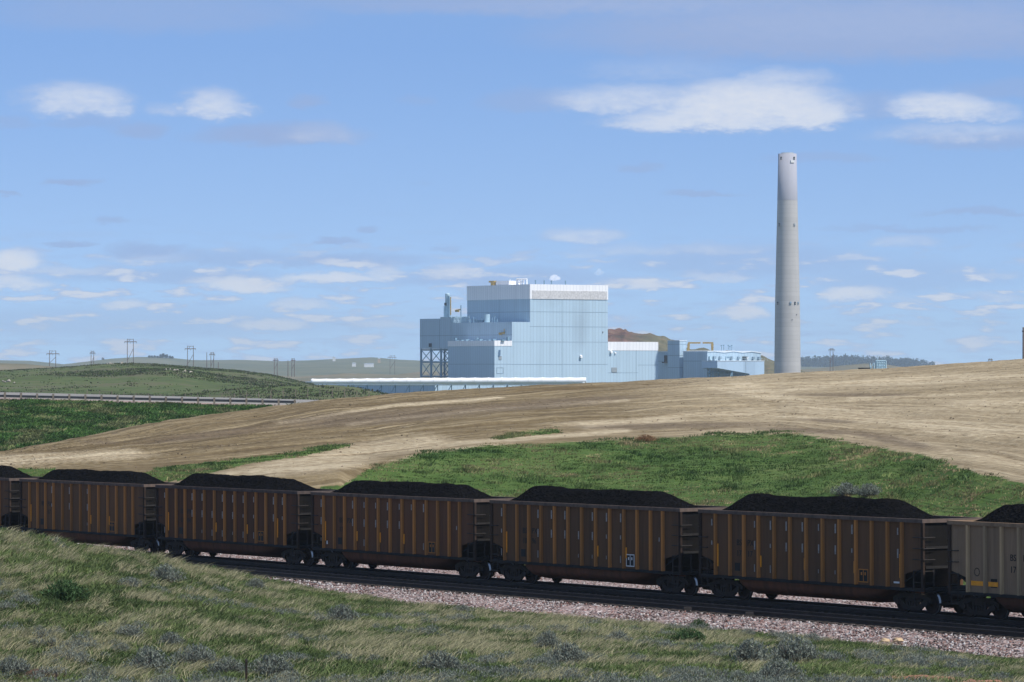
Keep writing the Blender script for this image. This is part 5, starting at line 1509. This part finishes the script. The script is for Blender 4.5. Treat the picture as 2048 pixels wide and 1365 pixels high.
# far settlement: a few pale sheds on the hazy slope
for px, py, w, h, lb in ((708, 729.5, 5, 2.6, 'small pale shed on the far hazy slope, left one beside the red bank'), (738, 730.5, 13, 2.4, 'long pale shed on the far hazy slope, right of the red bank'), (668, 719, 4, 4, 'tiny pale building on the skyline of the far ridge'), (758, 722, 3.5, 3.5, 'tan building on the skyline right end of the far ridge'), (722, 746, 10, 2.4, 'long white shed low on the far slope')):
    Dd = 5300 if py > 720 else 6000
    o = empty('far_shed', at(px, py, Dd)); tag(o, lb, 'shed', 'sheds on the far ridge')
    m = MB(); m.box(-w / 2, w / 2, -4, 4, -3, h * .75); m.build('shed_wall', M['white'] if 'tan' not in lb else M['stone'], o)
    m = MB(); m.prism([(-w / 2 - .5, h * .75 + .01), (w / 2 + .5, h * .75 + .01), (w / 2 - 1, h * 1.1), (-w / 2 + 1, h * 1.1)], 'y', -4.3, 4.3); m.build('shed_roof', M['roof'], o)

for px, py, D_, n_, lb in ((350, 752, 795, 9, 'pale sandstone outcrop on the small knoll in front of the green hill'), (232, 732, 985, 7, 'grey rock outcrop just below the green hill top, left of the tallest power pole'), (12, 759, 740, 6, 'pale rock outcrop low on the green hill at the left edge')):
    x0 = (px - CX) / F * D_
    pts2 = np.array([(x0 + random.gauss(0, 2.6), D_ + random.gauss(0, 5)) for _ in range(n_)])
    P2 = np.concatenate([pts2, hill_z(pts2[:, 0], pts2[:, 1])[:, None] + .15], 1)
    v, t = stones_mesh(P2 - np.array([x0, D_, 0]), .42, px)
    o = np_obj('rock_outcrop', v, t, mat=M['sandstone']); o.location = (x0, D_, 0); tag(o, lb, 'rocks', 'rock outcrops on the green hills')
# wire fence crossing the green hills
fe = empty('wire_fence', at(420, 780, 560)); tag(fe, 'faint post and wire fence crossing the foot of the green hills', 'fence'); f0 = fe.location.copy()
pts_ = []
for k in range(26):
    px = 150 + k * 24.5; Dd = 545 + 8 * math.sin(k * .4); x = (px - CX) / F * Dd; z = float(hill_z(np.array(x), np.array(Dd)))
    pts_.append(Vector((x, Dd, z)) - f0)
    m = MB(); q = pts_[-1]; m.box(q.x - .05, q.x + .05, q.y - .05, q.y + .05, q.z - .3, q.z + 1.25); m.build('post', M['post'], fe)
m = MB()
for hh in (.5, .85, 1.15):
    for a, b in zip(pts_[:-1], pts_[1:]): m.bar(a + Vector((0, -.07, hh)), b + Vector((0, -.07, hh)), .012)
m.build('wire', M['iron'], fe)


# ------------------------------------------------------------------ steam puffs above the boiler house roof
def steam(px, py, rx, rz, label, dens):
    o_ = at(px, py, 2030); bm = bmesh.new(); sd = px
    for (a, b, c, r) in ((0, 0, 0, 1), (-.6, .1, -.2, .6), (.6, -.1, -.1, .65), (.1, .1, .45, .6)):
        bmesh.ops.create_icosphere(bm, subdivisions=3, radius=r, matrix=Matrix.Translation((a, b, c)))
    for v in bm.verts:
        nz = float(fbm(v.co.x * 2 + sd, v.co.z * 2 + v.co.y, 44)) - .5
        v.co *= 1 + nz * .9
    me = bpy.data.meshes.new('steam_puff'); bm.to_mesh(me); bm.free()
    r = me.remesh_voxel_size
    o = link(bpy.data.objects.new('steam_puff', me)); o.location = o_; o.scale = (rx, rx * .8, rz)
    mt = bpy.data.materials.new('steam'); mt.use_nodes = True; t = mt.node_tree; t.nodes.remove(t.nodes['Principled BSDF'])
    v = t.nodes.new('ShaderNodeVolumePrincipled'); v.inputs['Color'].default_value = (1, 1, 1, 1); v.inputs['Density'].default_value = dens
    t.links.new(v.outputs[0], t.nodes['Material Output'].inputs['Volume']); me.materials.append(mt)
    tag(o, label, 'steam', 'steam puffs over the boiler house'); return o
steam(1108, 556.5, 2.6, 1.7, 'white steam puff just above the left part of the tall block roof', .30)
steam(1198, 545, 2.0, 2.2, 'fainter steam puff higher above the right end of the tall block roof', .12)

# ------------------------------------------------------------------ haze
HZ = MB(); HZ.box(-13000, 13000, -60, 12500, -7, 135)
hm = bpy.data.materials.new('thin blue air'); hm.use_nodes = True; t = hm.node_tree; t.nodes.remove(t.nodes['Principled BSDF'])
v = t.nodes.new('ShaderNodeVolumePrincipled'); v.inputs['Color'].default_value = (.70, .84, 1, 1); v.inputs['Density'].default_value = 7.2e-5; v.inputs['Anisotropy'].default_value = .2
t.links.new(v.outputs[0], t.nodes['Material Output'].inputs['Volume'])
tag(HZ.build('haze', hm), kind='stuff')
hm.cycles.homogeneous_volume = True

# ------------------------------------------------------------------ camera
cam = bpy.data.cameras.new('camera'); co = link(bpy.data.objects.new('camera', cam))
cam.sensor_width = 36; cam.lens = F / 2048 * 36; cam.clip_start = .5; cam.clip_end = 40000
co.location = (0, 0, CZ); co.rotation_euler = (math.pi / 2 + math.atan((YH - 682.5) / F), 0, 0)
S.camera = co

# ------------------------------------------------------------------ light
SUN_AZ = Vector((.82, -.57)).normalized(); SUN_EL = math.radians(54)
sun = bpy.data.lights.new('sun', 'SUN'); sun.energy = 4.0; sun.angle = math.radians(.6); sun.color = (1, .955, .89)
so = link(bpy.data.objects.new('sun', sun))
dirv = Vector((SUN_AZ.x * math.cos(SUN_EL), SUN_AZ.y * math.cos(SUN_EL), math.sin(SUN_EL)))
so.rotation_euler = dirv.to_track_quat('Z', 'Y').to_euler(); so.location = (0, 0, 200)

W_ = bpy.data.worlds.new('World'); S.world = W_; W_.use_nodes = True
t = W_.node_tree; t.nodes.clear()
def nn(typ, **kw):
    nd = t.nodes.new(typ)
    for k, v in kw.items(): setattr(nd, k, v)
    return nd
def wm(op, a, b=0.0, clamp=False):
    nd = nn('ShaderNodeMath', operation=op, use_clamp=clamp)
    for i, v in enumerate((a, b)):
        if isinstance(v, bpy.types.NodeSocket): t.links.new(v, nd.inputs[i])
        else: nd.inputs[i].default_value = v
    return nd.outputs[0]
def wmix(f, a, b, blend='MIX'):
    nd = nn('ShaderNodeMix', data_type='RGBA', blend_type=blend)
    for i, v in ((0, f), (6, a), (7, b)):
        if isinstance(v, bpy.types.NodeSocket): t.links.new(v, nd.inputs[i])
        elif i == 0: nd.inputs[0].default_value = v
        else: nd.inputs[i].default_value = (*v, 1)
    return nd.outputs[2]
out = nn('ShaderNodeOutputWorld'); bg = nn('ShaderNodeBackground'); t.links.new(bg.outputs[0], out.inputs[0])
sky = nn('ShaderNodeTexSky', sky_type='NISHITA', sun_disc=False); sky.sun_elevation = SUN_EL; sky.sun_rotation = math.atan2(SUN_AZ.x, SUN_AZ.y)
sky.air_density = 1.0; sky.dust_density = .2; sky.ozone_density = 2.0; sky.altitude = 1300
tc = nn('ShaderNodeTexCoord'); sx = nn('ShaderNodeSeparateXYZ'); t.links.new(tc.outputs['Generated'], sx.inputs[0])
# clear high-altitude air: lift the lookup elevation so the horizon stays blue
zl = wm('ADD', wm('MULTIPLY', wm('MAXIMUM', sx.outputs[2], 0.0), 1.6), .10)
cb_ = nn('ShaderNodeCombineXYZ'); t.links.new(sx.outputs[0], cb_.inputs[0]); t.links.new(sx.outputs[1], cb_.inputs[1]); t.links.new(zl, cb_.inputs[2])
nm_ = nn('ShaderNodeVectorMath', operation='NORMALIZE'); t.links.new(cb_.outputs[0], nm_.inputs[0]); t.links.new(nm_.outputs[0], sky.inputs[0])
az = wm('MULTIPLY', wm('ARCTAN2', sx.outputs[0], sx.outputs[1]), 57.2958)
el = wm('MULTIPLY', wm('ARCSINE', sx.outputs[2]), 57.2958)
uv = nn('ShaderNodeCombineXYZ'); t.links.new(az, uv.inputs[0]); t.links.new(el, uv.inputs[1])
def wnoise(scale, sxy, detail=5, rough=.55, loc=(0, 0, 0)):
    mp = nn('ShaderNodeMapping'); mp.inputs['Scale'].default_value = (*sxy, 1); mp.inputs['Location'].default_value = loc; t.links.new(uv.outputs[0], mp.inputs[0])
    nd = nn('ShaderNodeTexNoise'); nd.inputs['Scale'].default_value = scale; nd.inputs['Detail'].default_value = detail; nd.inputs['Roughness'].default_value = rough
    t.links.new(mp.outputs[0], nd.inputs['Vector']); return nd.outputs[0]
n1 = wnoise(2.2, (.55, 1.3), 6, .6); n2 = wnoise(2.2, (.55, 1.3), 6, .6, (7.3, 3.1, 0)); n3 = wnoise(7, (.6, 1.6), 5, .65, (2, 9, 0))
n4 = wnoise(9, (.55, 1.5), 5, .6, (11, 5, 0))
azw = wm('ADD', wm('ADD', az, wm('MULTIPLY', wm('SUBTRACT', n1, .5), .9)), wm('MULTIPLY', wm('SUBTRACT', n4, .5), .25)); elw = wm('ADD', wm('ADD', el, wm('MULTIPLY', wm('SUBTRACT', n2, .5), .30)), wm('MULTIPLY', wm('SUBTRACT', n3, .5), .13))
# one cloud = soft flat-bottomed blob
grp = bpy.data.node_groups.new('cloud blob', 'ShaderNodeTree')
for nme in ('u', 'v', 'u0', 'v0', 'ru', 'rv', 'k', 'acc'): grp.interface.new_socket(nme, in_out='INPUT', socket_type='NodeSocketFloat')
grp.interface.new_socket('out', in_out='OUTPUT', socket_type='NodeSocketFloat')
gi = grp.nodes.new('NodeGroupInput'); go = grp.nodes.new('NodeGroupOutput')
def gm(op, a, b=0.0, clamp=False):
    nd = grp.nodes.new('ShaderNodeMath'); nd.operation = op; nd.use_clamp = clamp
    for i, v in enumerate((a, b)):
        if isinstance(v, bpy.types.NodeSocket): grp.links.new(v, nd.inputs[i])
        else: nd.inputs[i].default_value = v
    return nd.outputs[0]
dx = gm('DIVIDE', gm('SUBTRACT', gi.outputs['u'], gi.outputs['u0']), gi.outputs['ru'])
dy = gm('DIVIDE', gm('SUBTRACT', gi.outputs['v'], gi.outputs['v0']), gi.outputs['rv'])
dyb = gm('MULTIPLY', gm('MINIMUM', dy, 0.0), 1.5); dy2 = gm('ADD', gm('MAXIMUM', dy, 0.0), dyb)
d_ = gm('ADD', gm('MULTIPLY', dx, dx), gm('MULTIPLY', dy2, dy2))
f_ = gm('SUBTRACT', 1.0, d_, True); f_ = gm('MULTIPLY', gm('MULTIPLY', gm('MULTIPLY', f_, f_), gm('SUBTRACT', 3.0, gm('MULTIPLY', f_, 2.0))), gi.outputs['k'])
grp.links.new(gm('MAXIMUM', f_, gi.outputs['acc']), go.inputs[0])
def cloud_layer(lst):
    acc = None
    for px, py, rx, ry, k in lst:
        if lst is BRIGHT and py > 440: k = min(.95, k * 1.35)
        if lst is GREY: k *= 1.7
        rx *= 1.28; ry *= 1.34
        g = nn('ShaderNodeGroup'); g.node_tree = grp
        t.links.new(azw, g.inputs['u']); t.links.new(elw, g.inputs['v'])
        g.inputs['u0'].default_value = math.degrees(math.atan((px - CX) / F)); g.inputs['v0'].default_value = math.degrees(math.atan((YH - py) / F))
        g.inputs['ru'].default_value = math.degrees(rx / F); g.inputs['rv'].default_value = math.degrees(ry / F); g.inputs['k'].default_value = k
        if acc is None: g.inputs['acc'].default_value = 0
        else: t.links.new(acc, g.inputs['acc'])
        acc = g.outputs[0]
    return acc
BRIGHT = [(1750, 55, 420, 48, .24), (1300, 12, 420, 26, .22), (1250, 500, 120, 14, .3), (300, 520, 110, 14, .3), (1500, 215, 215, 62, .85), (1270, 205, 190, 42, .62), (1420, 245, 230, 34, .8), (1610, 232, 110, 42, .85), (1330, 145, 190, 32, .35), (1560, 165, 120, 30, .6),
          (1885, 222, 125, 40, .75), (1920, 272, 190, 28, .5), (1980, 230, 90, 30, .5), (155, 208, 125, 44, .66), (225, 218, 60, 34, .55), (425, 215, 82, 38, .68), (345, 224, 60, 18, .4), (640, 272, 100, 24, .38),
          (490, 573, 105, 22, .66), (545, 652, 75, 17, .6), (25, 530, 90, 30, .66), (20, 570, 90, 20, .55), (250, 612, 62, 14, .55), (1175, 474, 100, 22, .42), (1480, 628, 62, 22, .66), (1705, 594, 90, 22, .62), (1810, 486, 85, 18, .34), (1400, 502, 130, 16, .34),
          (600, 612, 75, 14, .5), (665, 556, 120, 14, .6), (690, 530, 80, 10, .55), (770, 545, 50, 18, .45), (1275, 570, 80, 14, .55), (905, 548, 62, 22, .5), (1160, 510, 60, 10, .3), (770, 652, 90, 13, .45), (1430, 555, 90, 14, .4), (80, 655, 45, 12, .38), (1800, 600, 70, 12, .3), (1990, 600, 60, 14, .4), (2000, 555, 50, 12, .35), (440, 565, 90, 12, .5), (130, 545, 120, 12, .4), (1820, 645, 60, 9, .3), (300, 648, 60, 9, .35), (1240, 640, 50, 8, .3)]
GREY = [(1720, 70, 620, 80, .62), (1250, 8, 700, 36, .5), (1350, 95, 170, 30, .35), (300, 30, 330, 55, .30), (560, 273, 170, 26, .5), (283, 266, 55, 18, .4), (620, 207, 42, 14, .4), (145, 370, 58, 9, .45), (18, 392, 30, 6, .4), (222, 443, 34, 8, .35), (675, 484, 52, 8, .42), (138, 492, 50, 8, .4), (735, 461, 30, 7, .35), (290, 505, 90, 18, .38), (1280, 338, 42, 9, .32), (1410, 388, 75, 7, .38), (1960, 427, 110, 8, .36), (1820, 460, 170, 8, .3), (1060, 205, 110, 28, .3), (1740, 215, 60, 30, .3), (1980, 290, 160, 20, .35), (1650, 318, 120, 12, .28), (470, 520, 160, 22, .3), (680, 525, 190, 18, .34), (330, 555, 240, 22, .3), (1000, 560, 260, 26, .3), (1500, 530, 300, 40, .26), (1800, 560, 260, 40, .22), (250, 650, 500, 40, .2), (850, 370, 30, 5, .1), (890, 500, 40, 8, .25), (840, 200, 40, 10, .2), (180, 250, 90, 16, .25), (20, 250, 60, 14, .25), (2010, 185, 110, 22, .3)]
cb1 = cloud_layer(BRIGHT); cg1 = cloud_layer(GREY)
# faint wind-drawn streaks everywhere near the horizon
strk = nn('ShaderNodeMapRange'); strk.inputs['From Min'].default_value = .50; strk.inputs['From Max'].default_value = .78; t.links.new(wnoise(3.0, (.35, 2.4), 6, .6, (4, 1, 0)), strk.inputs['Value'])
low = nn('ShaderNodeMapRange'); low.inputs['From Min'].default_value = 2.6; low.inputs['From Max'].default_value = .4; low.inputs['To Max'].default_value = .85; t.links.new(el, low.inputs['Value'])
streak = wm('MULTIPLY', strk.outputs[0], low.outputs[0])
cg1 = wm('MAXIMUM', cg1, wm('MULTIPLY', streak, .8))
cg1 = wm('MULTIPLY', cg1, wm('ADD', wm('MULTIPLY', n3, .7), .65), True)
puf = nn('ShaderNodeMapRange', interpolation_type='SMOOTHSTEP'); puf.inputs['From Min'].default_value = .475; puf.inputs['From Max'].default_value = .66; t.links.new(wnoise(1.9, (.62, 2.9), 6, .55, (1.7, 6.2, 0)), puf.inputs['Value'])
bnd = nn('ShaderNodeMapRange', interpolation_type='SMOOTHSTEP'); bnd.inputs['From Min'].default_value = 2.3; bnd.inputs['From Max'].default_value = 1.1; t.links.new(el, bnd.inputs['Value'])
puff = wm('MULTIPLY', puf.outputs[0], bnd.outputs[0])
cg1 = wm('MAXIMUM', cg1, wm('MULTIPLY', puff, .6))
cb1 = wm('MAXIMUM', cb1, wm('MULTIPLY', puff, .88))
cb1 = wm('MULTIPLY', wm('ADD', wm('MULTIPLY', cb1, 1.0), wm('MULTIPLY', wm('SUBTRACT', wm('ADD', wm('MULTIPLY', n3, .6), wm('MULTIPLY', n4, .2)), .42), .75), True), wm('MULTIPLY', cb1, 2.6, True))
K = 7.5        # inverse of the background strength
rmp = nn('ShaderNodeValToRGB'); e = rmp.color_ramp.elements
els_ = [(0.0, (.276, .284, .306)), (.10, (.264, .272, .300)), (.2, (.248, .274, .318)), (.45, (.38, .375, .375)), (1.0, (.44, .415, .39))]
while len(e) < 5: e.new(.5)
for a, (p, c) in zip(e, els_): a.position = p; a.color = (*c, 1)
mr = nn('ShaderNodeMapRange'); mr.inputs['From Max'].default_value = 24.0; t.links.new(el, mr.inputs['Value']); t.links.new(mr.outputs[0], rmp.inputs[0])
TINT = rmp.outputs[0]
sc_ = nn('ShaderNodeVectorMath', operation='SCALE'); sc_.inputs['Scale'].default_value = 3.0; t.links.new(TINT, sc_.inputs[0])
skyc = wmix(1.0, sky.outputs[0], sky.outputs[0], 'MULTIPLY'); t.links.new(sc_.outputs[0], skyc.node.inputs[7])
GREYC = tuple(c * K for c in (.252, .342, .560)); WHITEC = tuple(c * K for c in (.60, .625, .685)); LAVC = tuple(c * K for c in (.375, .45, .625))
sh_ = nn('ShaderNodeMapRange', interpolation_type='SMOOTHSTEP'); sh_.inputs['From Min'].default_value = .22; sh_.inputs['From Max'].default_value = .80
t.links.new(wm('ADD', cb1, wm('MULTIPLY', wm('SUBTRACT', n2, .5), .7)), sh_.inputs['Value'])
final = wmix(cg1, skyc, GREYC); final = wmix(cb1, final, wmix(sh_.outputs[0], LAVC, WHITEC))
t.links.new(final, bg.inputs[0]); bg.inputs[1].default_value = 1.0 / K

S.view_settings.view_transform = 'Standard'; S.view_settings.look = 'None'; S.view_settings.exposure = .35; S.view_settings.gamma = 1
S.render.engine = 'CYCLES'
S.cycles.max_bounces = 6; S.cycles.diffuse_bounces = 3; S.cycles.transparent_max_bounces = 8; S.cycles.volume_bounces = 2
S.cycles.use_adaptive_sampling = True
